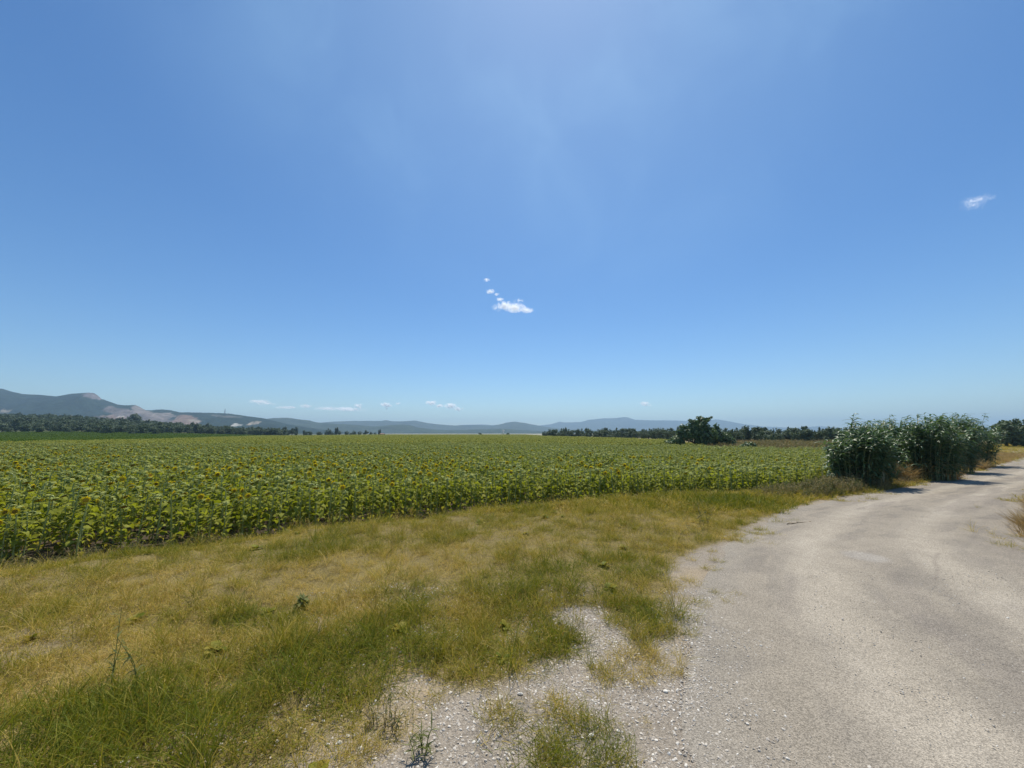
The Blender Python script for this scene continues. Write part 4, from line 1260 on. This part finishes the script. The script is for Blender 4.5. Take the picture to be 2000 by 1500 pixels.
# the grove that closes the field on the right, from near the middle to the big tree
k = 0
for (px, Y, s) in [(1064, 176, 1.0), (1079, 172, 1.02), (1096, 168, 1.0), (1111, 166, 1.15), (1128, 160, 1.0), (1146, 152, 1.0), (1163, 150, 1.0), (1178, 150, 1.05), (1192, 146, 0.95), (1206, 140, 1.28), (1222, 138, 1.0), (1240, 132, 1.1),
                   (1258, 128, 1.0), (1275, 122, 1.0), (1290, 116, 1.0), (1306, 108, 1.0)]:
    x, y = at_depth(px, Y)
    lab = 'grey-green olive tree in the long row at the far right side of the field'
    gr = 'olive trees in the row right of the field'
    if px == 1206: lab, gr = 'tallest olive tree in the row right of the field, its crown standing above the others', None
    if px == 1064: lab, gr = 'small dark olive tree at the left end of the row right of the field', None
    put_tree(OL, x, y, s * r.uniform(0.72, 0.98), lab, gr, r.randrange(9), r.uniform(0, 6), wide=1.15); k += 1
for i in range(26):
    px = 1075 + i * 10 + r.uniform(-5, 5); x, y = at_depth(px, 192 - i * 1.9 + r.uniform(-6, 6))
    put_tree(OL, x, y, r.uniform(1.05, 1.25), 'olive tree of the second row, showing only between the front crowns', 'olive trees in the second row right of the field', r.randrange(9), r.uniform(0, 6), wide=1.25)
# behind the dry grass, right of the big tree
for i in range(15):
    px = 1428 + i * 16 + r.uniform(-4, 4); x, y = at_depth(px, 76 + r.uniform(-6, 8))
    put_tree(OL, x, y, r.uniform(0.6, 0.95), 'olive tree standing behind the tan grass between the big tree and the reeds', 'olive trees behind the tan grass', r.randrange(9), r.uniform(0, 6), wide=1.15)
for i in range(42):
    px = 1420 + i * 13 + r.uniform(-4, 4); x, y = at_depth(px, 104 + r.uniform(-8, 8))
    put_tree(OL, x, y, r.uniform(0.95, 1.12), 'hazy olive tree at the back of the grove left of the reeds', 'olive trees at the back of the grove', r.randrange(9), r.uniform(0, 6), wide=1.2)
for (px, Y, s) in [(1493, 70, 1.0), (1572, 70, 0.95)]:
    x, y = at_depth(px, Y)
    put_tree(OL, x, y, s, 'slender olive tree rising above the grove, %s' % ('nearer the big tree' if px < 1500 else 'nearer the reeds'), None, r.randrange(9), 0, wide=0.75)
# far right, beyond the reeds
for i, (px, Y, s) in enumerate([(1962, 52, 0.9), (1978, 50, 0.98), (1996, 50, 1.0), (2014, 52, 1.0), (2035, 50, 1.0)]):
    x, y = at_depth(px, Y)
    put_tree(OL, x, y, s, 'dark olive tree at the right edge of the photo beyond the reeds', 'olive trees beyond the reeds', i % 6, r.uniform(0, 6), wide=1.2)
# left: first row of the grove beyond the crop strip
for i in range(46):
    px = 318 + i * 9.4 + r.uniform(-4, 4); Y = 205 + i * 2.9 + r.uniform(-8, 8)
    x, y = at_depth(px, Y)
    lab, gr = 'dark olive tree in the front row of the wood behind the field, left of centre', 'olive trees along the left back edge of the field'
    put_tree(OL, x, y, r.uniform(0.75, 1.5) * (1 + 0.15 * (i > 22)), lab, gr, r.randrange(9), r.uniform(0, 6), wide=1.2)
for i in range(26):
    px = -10 + i * 13 + r.uniform(-4, 4); Y = 172 + r.uniform(-12, 16)
    x, y = at_depth(px, Y)
    put_tree(OL, x, y, r.uniform(0.85, 1.45), 'dark tree along the edge of the wood behind the dark green crop', 'trees behind the dark green crop', r.randrange(9), r.uniform(0, 6), wide=1.3)
# the wood itself reads as one mass
wx, wy = [], []
for i in range(1500):
    px = random.uniform(-120, 560); Y = random.uniform(195, 470)
    if px > 330 and Y < 225: continue
    x, y = at_depth(px, Y); wx.append(x); wy.append(y)
wx, wy = np.array(wx), np.array(wy); n = len(wx)
woodc = protos('wood_tree', [a for a, b in OL])
o = scatter('distant_woods', np.stack([wx, wy, g(wx, wy) - 0.3], 1), np.stack([np.zeros(n), np.zeros(n), rng.uniform(0, 6.28, n)], 1), np.repeat(rng.uniform(1.0, 1.85, n)[:, None], 3, 1) * np.array([1.25, 1.25, 0.9]), rng.integers(0, 9, n), rng.random(n), woodc)
tag(o, 'dark olive woods covering the rising ground at the left under the hill', 'woods', kind='stuff')
# lone round tree above the wood
x, y = at_depth(258, 330)
rt = thing('round_tree', 'round dark tree standing above the wood under the quarry', 'tree', (x, y, g1(x, y)), 0)
child('crown', crown_mesh([(0, 0, 6.2, 5.2, 5.0, 3.9), (-3.4, 0, 4.6, 2.6, 2.6, 2.6), (3.6, 0.5, 4.8, 2.6, 2.6, 2.6), (0.5, 0, 8.4, 3.2, 3, 2.2)], 2600, 0.5, 861, M['olive']), rt)
child('trunk', trunk_mesh(2.4, 0.4, [(2, 0, 5), (-2, .5, 5), (0, -1, 6)], 862), rt)
# bushes alone on the plain
for (px, Y, s, lab) in [(938, 330, 0.75, 'small dark bush alone on the far edge of the field, left of the white tower'), (992, 330, 0.75, 'small dark bush alone on the far edge of the field, right beside the white tower')]:
    x, y = at_depth(px, Y)
    put_tree(OL, x, y, s, lab, None, 2 if px < 950 else 4, 1.0, name='bush', cat='bush', wide=1.5)

# the big tree on the field's right side, with its neighbour
x, y = at_depth(1366, 47)
z = g1(x, y)
big = thing('broadleaf_tree', 'big dark broad tree with flat jutting top branches beside the field', 'tree', (x, y, z), 0)
BT = [(0.1, 0, 2.15, 1.8, 1.6, 1.2), (0.1, 0, 2.95, 1.35, 1.2, 0.75), (-0.9, 0, 2.8, 1.0, 1.0, 0.6), (-1.5, 0, 2.1, 1.15, 1.2, 1.0), (-2.6, 0.2, 1.35, 1.0, 1.1, 0.75), (1.2, 0, 2.1, 1.0, 1.1, 1.0), (0.3, 0, 3.35, 0.85, 0.9, 0.62), (-0.55, 0, 3.55, 0.75, 0.7, 0.36), (0.7, 0, 3.75, 0.75, 0.7, 0.36),
      (1.25, 0, 3.95, 0.38, 0.3, 0.16), (1.55, 0.0, 4.1, 0.2, 0.2, 0.14), (-1.05, 0, 3.75, 0.32, 0.3, 0.17), (0.15, 0, 4.0, 0.5, 0.4, 0.24), (-1.95, 0, 2.95, 0.5, 0.5, 0.34), (-2.35, 0, 2.35, 0.5, 0.5, 0.4), (0.2, -0.2, 1.3, 1.2, 1.1, 0.55), (-3.5, 0.3, 1.0, 0.8, 0.8, 0.45)]
child('crown', crown_mesh(BT, 9000, 0.15, 871, M['tree']), big)
child('trunk', trunk_mesh(1.0, 0.22, [(-1.6, 0, 2.3), (1.2, 0, 2.3), (1.1, 0, 3.9), (-0.8, 0, 3.6), (0.2, 0, 3.9), (-2.4, .2, 1.5)], 872), big)
x, y = at_depth(1403, 48); z = g1(x, y)
nb_ = thing('broadleaf_tree', 'smaller dark tree with a narrow top, touching the big tree on its right', 'tree', (x, y, z), 0)
child('crown', crown_mesh([(0, 0, 1.5, 1.5, 1.2, 0.95), (-0.25, 0, 2.5, 0.65, 0.6, 0.7), (-0.2, 0, 3.05, 0.36, 0.36, 0.4), (0.8, 0, 1.6, 0.9, 0.9, 0.8), (1.5, 0, 1.1, 0.65, 0.7, 0.6)], 4500, 0.14, 873, M['tree']), nb_)
child('trunk', trunk_mesh(0.9, 0.14, [(0.7, 0, 1.6), (-.2, 0, 2.6), (-0.8, 0, 1.5)], 874), nb_)
x, y = at_depth(1457, 40); z = g1(x, y)
bs_ = thing('bush', 'low dark bush in the tan grass right of the big tree', 'bush', (x, y, z), 0)
child('crown', crown_mesh([(0, 0, 0.75, 0.8, 0.7, 0.6), (0.45, 0, 0.9, 0.5, 0.5, 0.5), (-0.5, 0, 0.6, 0.6, 0.5, 0.45)], 1500, 0.12, 875, M['tree']), bs_)
child('trunk', trunk_mesh(0.4, 0.05, [(0.4, 0, 0.9), (-.4, 0, 0.7)], 876), bs_)

# ------------------------------------------------------------------ far buildings and masts
def box(mb, x0, x1, y0, y1, z0, z1):
    mb.add([(x0, y0, z0), (x1, y0, z0), (x1, y1, z0), (x0, y1, z0), (x0, y0, z1), (x1, y0, z1), (x1, y1, z1), (x0, y1, z1)],
           [(0, 3, 2, 1), (4, 5, 6, 7), (0, 1, 5, 4), (1, 2, 6, 5), (2, 3, 7, 6), (3, 0, 4, 7)])
def gable(mb, x0, x1, y0, y1, z0, z1):
    ym = (y0 + y1) / 2
    mb.add([(x0, y0, z0), (x1, y0, z0), (x1, y1, z0), (x0, y1, z0), (x0, ym, z1), (x1, ym, z1)], [(0, 1, 5, 4), (2, 3, 4, 5), (0, 4, 3), (1, 2, 5), (0, 3, 2, 1)])
def shed(name, label, px, Y, W, Dp, H, wall, roof, py=None, flat=False):
    x, y = at_depth(px, Y)
    z = g1(x, y)
    if py is not None:                                 # stands on the slope of the near hill
        hit = HILL_BVH.ray_cast(Vector(CAM), Vector(ray(px, py)).normalized())[0]
        if hit is not None:
            x, y, z = hit
    t = thing(name, label, 'building', (x, y, z), 0)
    a = MB(); box(a, -W / 2, W / 2, -Dp / 2, Dp / 2, 0, H); a.build('wall', wall, t, False)
    b = MB(); gable(b, -W / 2 - .3, W / 2 + .3, -Dp / 2 - .3, Dp / 2 + .3, H + .003, H + (0.4 if flat else Dp * 0.25)); b.build('roof', roof, t, False)
    d = MB(); box(d, -W * 0.1, W * 0.1, -Dp / 2 - 0.05, -Dp / 2 - 0.003, 0, H * 0.7); d.build('door', M['metal'], t, False)
shed('hut', 'small brown hut at the far left end of the pale plain', 747, 330, 3.2, 3.0, 1.5, M['brown_wall'], M['roof_tile'], flat=True)
shed('farm_shed', 'long white shed at the foot of the quarried hill, left one of two', 319, 1150, 14, 6, 3.5, M['white_wall'], M['white_wall'], py=833.5)
shed('farm_shed', 'white shed at the foot of the quarried hill, right one of two', 338, 1150, 10, 6, 3.5, M['white_wall'], M['white_wall'], py=834)
def mast(px, py, D, H, label):
    d = ray(px, py); p = CAM + d * (D / d[1])
    t = thing('mast', label, 'mast', tuple(p), 0)
    mb = MB()
    for sx in (-1, 1):
        for sy in (-1, 1):
            tube(mb, [(sx * H * .06, sy * H * .06, -6), (sx * .4, sy * .4, H)], 0.45, 4)
    for k in range(8):
        z0 = H * k / 8; q0 = H * .06 * (1 - k / 8) + .4; z1 = H * (k + 1) / 8; q1 = H * .06 * (1 - (k + 1) / 8) + .4
        for sy in (-1, 1):
            tube(mb, [(-q0, sy * q0, z0), (q1, sy * q1, z1)], 0.25, 3); tube(mb, [(q0, sy * q0, z0), (-q1, sy * q1, z1)], 0.25, 3)
    mb.build('lattice', M['metal'], t, False)
    a = MB(); tube(a, [(0, 0, H), (0, 0, H * 1.2)], 0.3, 5); a.build('antenna', M['metal'], t, False)
mast(439, 807, 1497, 15, 'thin lattice mast on the ridge left of the low clouds')
x, y = at_depth(983, 600)
tw = thing('water_tower', 'tiny white tower far off between the two small bushes', 'tower', (x, y, -0.5), 0)
a = MB(); tube(a, [(0, 0, 0), (0, 0, 5.2)], [1.0, 0.8], 10); a.build('shaft', M['white_wall'], tw)
a = MB(); tube(a, [(0, 0, 5.203), (0, 0, 5.6), (0, 0, 6.6), (0, 0, 7.0)], [0.9, 1.6, 1.6, 0.7], 12); a.build('tank', M['white_wall'], tw)

# ------------------------------------------------------------------ clouds
def cloud_mat():
    m, n, out = nmat('cloud')
    d = N(n, 'ShaderNodeBsdfDiffuse'); d.inputs['Color'].default_value = (0.97, 0.97, 0.98, 1)
    t = N(n, 'ShaderNodeBsdfTranslucent'); t.inputs['Color'].default_value = (0.97, 0.97, 0.98, 1)
    ms = N(n, 'ShaderNodeMixShader', i_0=0.85)
    n.links.new(d.outputs[0], ms.inputs[1]); n.links.new(t.outputs[0], ms.inputs[2])
    n.links.new(ms.outputs[0], out.inputs[0])
    return m
M['cloud'] = cloud_mat()
def cloud(label, D, lobes, dens, seed, group=None, flake=0.55):
    """puffs of many small white flakes; lobes in photo pixels (cx, cy, rx, ry, weight), placed in space at distance D"""
    r = np.random.default_rng(seed)
    L = np.array(lobes, float)
    cx, cy = L[:, 0].mean(), L[:, 1].mean()
    dd_ = ray(cx, cy); base_ = CAM + dd_ * (D / dd_[1])
    px2m = D / F / (1 / math.hypot(1, 0))
    wgt = L[:, 2] * L[:, 3] * L[:, 4]
    n = int((1.6 if D < 4045 else 3.5) * dens * wgt.sum())
    k = r.choice(len(L), n, p=wgt / wgt.sum())
    e = r.normal(size=(n, 3)); e /= np.linalg.norm(e, axis=1)[:, None]
    rad = r.random(n) ** 0.6
    Pp = np.stack([L[k, 0] - cx + e[:, 0] * rad * L[k, 2], e[:, 1] * rad * L[k, 2] * 0.7, -(L[k, 1] - cy) + e[:, 2] * rad * L[k, 3]], 1)
    keep = fbm(Pp[:, 0] / 4 + 31, Pp[:, 2] / 2.2 + Pp[:, 1] / 9, seed, 4) > 0.28 + 0.20 * rad
    Pp = Pp[keep] * px2m
    n = len(Pp)
    nr = r.normal(size=(n, 3)) * 0.55 + np.array([math.sin(SUN_AZ) * math.cos(SUN_EL), math.cos(SUN_AZ) * math.cos(SUN_EL), math.sin(SUN_EL)]); nr /= np.linalg.norm(nr, axis=1)[:, None]
    s = np.cross(nr, r.normal(size=(n, 3))); s /= np.linalg.norm(s, axis=1)[:, None]; u = np.cross(nr, s)
    sz = flake * px2m * r.uniform(0.5, 1.2, n)[:, None]
    V = np.stack([Pp - s * sz, Pp - u * sz * .7, Pp + s * sz, Pp + u * sz * .7], 1).reshape(-1, 3)
    mb = MB(); mb.v = [tuple(a) for a in V]; mb.f = [tuple(a) for a in (np.arange(n)[:, None] * 4 + np.arange(4)[None])]; mb.m = [0] * n; mb.c = [0.5] * len(V)
    o = mb.build('cloud', M['cloud'], None, False)
    o.location = base_
    tag(o, label, 'cloud', group)
    return o
cloud('largest bright white cloud in the middle of the sky', 4000, [(985, 596, 17, 9, 1), (1005, 601, 24, 10, 1.4), (1030, 607, 14, 6, 1), (970, 601, 12, 8, .5), (1015, 586, 14, 3, .3), (976, 584, 8, 3.5, .8)], 9, 901)
cloud('tiny white cloud puff, topmost of those above the bright middle cloud', 4000, [(953, 547, 9, 3, 1)], 9, 902)
cloud('small white cloud puff just above the left end of the middle cloud', 4000, [(957, 569, 10, 4.5, 1), (971, 575, 6, 2.5, .7)], 9, 903)
cloud('faint wispy cloud alone in the blue sky at the right', 4500, [(1895, 393, 22, 7, 1), (1918, 388, 26, 6, 1), (1900, 402, 26, 8, .6)], 0.9, 904, flake=0.5)
cloud('flat pale cloud low over the left hills, first of the low line', 4050, [(508, 784, 22, 3.6, 1), (520, 788, 20, 4, .5)], 6, 905)
cloud('small low cloud, second from the left in the low line', 4050, [(555, 796, 18, 3.0, 1), (570, 796, 8, 3, 1)], 6, 906)
cloud('long low cloud bank with humps above the middle hills', 4050, [(597, 793, 12, 4, 1), (640, 798, 26, 4, 1), (675, 799, 24, 4.5, 1), (700, 793, 10, 5, 1), (690, 800, 30, 4, .6)], 6, 907)
cloud('small domed low cloud right of the long bank', 4050, [(752, 790, 10, 4.5, 1), (760, 793, 7, 3, 1), (755, 797, 3, 4, .5)], 7, 908)
cloud('faint speck of low cloud between the domed cloud and the double one', 4050, [(779, 789, 6, 3, 1)], 3, 909)
cloud('double-humped low cloud over the far middle hills', 4050, [(842, 787, 12, 5, 1), (858, 793, 8, 4, 1), (880, 793, 13, 6, 1.2), (895, 799, 10, 4.5, 1)], 7.5, 910)
cloud('small flat cloud alone low over the pale blue far hills', 4050, [(1258, 788, 13, 4, 1), (1262, 791, 13, 3, .6)], 5, 911)

# ------------------------------------------------------------------ small things on the verge
def stone(label, px, py, s, seed, group=None):
    x, y = gp(px, py)
    o = stone_mb(seed).build('stone', M['stone'], None, False)
    o.location = (x, y, g1(x, y) + s * 0.25); o.scale = (s, s, s); o.rotation_euler = (0.2, 0.1, seed * 1.3)
    tag(o, label, 'stone', group)
stone('white stone in the dry grass, left one of a close pair', 679, 1444, 0.015, 921)
stone('white stone in the dry grass, right one of a close pair', 692, 1448, 0.016, 922)
stone('largest white stone in the dry grass, below and left of the pair', 661, 1459, 0.019, 923)
stone('white stone nearest the bottom of the photo, by the green weed stalk', 704, 1472, 0.016, 924)
stone('small pale stone just right of the dark grass foot', 640, 1460, 0.013, 925)
stone('broad pale stone at the right side of the bottom green grass patch', 1154, 1449, 0.024, 926)
stone('pale stone on the gravel edge, upper left one of a loose heap', 977, 1365, 0.018, 927)
stone('flat pale stone on the gravel edge, topmost of a loose heap', 1016, 1363, 0.02, 928)
stone('pale stone in the lower part of a loose heap on the gravel', 998, 1378, 0.017, 929)
stone('pale stone by the roadside straw tuft', 1300, 1354, 0.018, 930)

def weed_thing(label, px, py, H, n, seed, mat, spread=0.1, name='weed', leafy=1.0, W=0.006):
    x, y = gp(px, py)
    o = bpy.data.objects.new(name, weed_mesh(seed, n, H, mat, spread, W, leafy)); COL.objects.link(o)
    o.location = (x, y, g1(x, y)); o.rotation_euler = (0, 0, seed)
    tag(o, label, 'weed')
weed_thing('bluish green leafy weed at the bottom edge beside the gravel', 822, 1490, 0.14, 5, 941, M['weed_green'], 0.07, leafy=1.5, W=0.003)
weed_thing('grey-green wiry weed left of the bluish one at the bottom edge', 755, 1425, 0.14, 9, 942, M['weed'], 0.2, W=0.0025)
weed_thing('tall thin dark weed stalk in the grass at the left, left one of two', 218, 1345, 0.52, 2, 943, M['weed_green'], 0.02, leafy=1.6, W=0.0035)
weed_thing('tall thin dark weed stalk in the grass at the left, right one of two', 268, 1350, 0.42, 2, 944, M['weed_green'], 0.02, leafy=1.5, W=0.003)
weed_thing('small broad-leaved dark green weed in the middle of the grass', 590, 1190, 0.12, 5, 945, M['weed_green'], 0.12, leafy=1.4, W=0.014)
weed_thing('grey dried weed hanging over the gravel edge at the right of the verge', 1375, 1030, 0.5, 5, 946, M['weed'], 0.2)

def twig(label, pts, rad, seed, name='twig'):
    r = random.Random(seed); mb = MB()
    W = [gp(*p) for p in pts]
    x0, y0 = W[0]; z0 = g1(x0, y0)
    P = []
    n = 5
    for i in range(len(W) - 1):
        for k in range(n):
            t = k / n
            x = W[i][0] * (1 - t) + W[i + 1][0] * t; y = W[i][1] * (1 - t) + W[i + 1][1] * t
            P.append((x - x0 + r.uniform(-.006, .006), y - y0 + r.uniform(-.006, .006), g1(x, y) - z0 + rad * 2.2 + r.uniform(0, rad * 2)))
    tube(mb, P, [rad * (1 - 0.6 * i / len(P)) for i in range(len(P))], 5)
    for k in range(4):
        b = P[r.randrange(2, len(P) - 2)]
        tube(mb, [b, (b[0] + r.uniform(-.08, .08), b[1] + r.uniform(-.06, .06), b[2] + r.uniform(0.0, .04))], [rad * .5, rad * .2], 4)
    o = mb.build(name, M['twig'])
    o.location = (x0, y0, z0)
    tag(o, label, 'twig')
twig('bare branching twig lying on the grass near the bottom left', [(350, 1452), (400, 1445), (440, 1452), (475, 1468)], 0.0035, 951)
twig('long pale twig on the grass, slanting up towards the right', [(525, 1430), (550, 1402), (590, 1370)], 0.003, 952)
twig('brown forked twig lying on the left side of the road', [(1538, 1027), (1560, 1025), (1590, 1022)], 0.010, 953)
# pale dry leaf standing in the grass
x, y = gp(622, 1255)
mb = MB()
blade(mb, (0, 0, 0.04), 1.9, 1.15, 0.13, 0.012, 0.5, [(0, .3), (.3, 1), (.7, .8), (1, 0)], 0.3, 0.95, 0.3)
o = mb.build('dry_leaf', M['dry']); o.location = (x, y, g1(x, y))
tag(o, 'pale dry leaf standing upright in the grass left of the middle', 'leaf')

# ------------------------------------------------------------------ haze
HAZE = 2.4e-4
mb = MB(); box(mb, -8600, 8600, -320, 6600, -12, 226)
m, n, out = nmat('haze')
pv = N(n, 'ShaderNodeVolumePrincipled')
pv.inputs['Color'].default_value = (0.54, 0.78, 1.0, 1)
pv.inputs['Density'].default_value = HAZE
pv.inputs['Anisotropy'].default_value = 0.3
n.links.new(pv.outputs[0], out.inputs['Volume'])
o = mb.build('haze', m, None, False)
tag(o, kind='stuff')
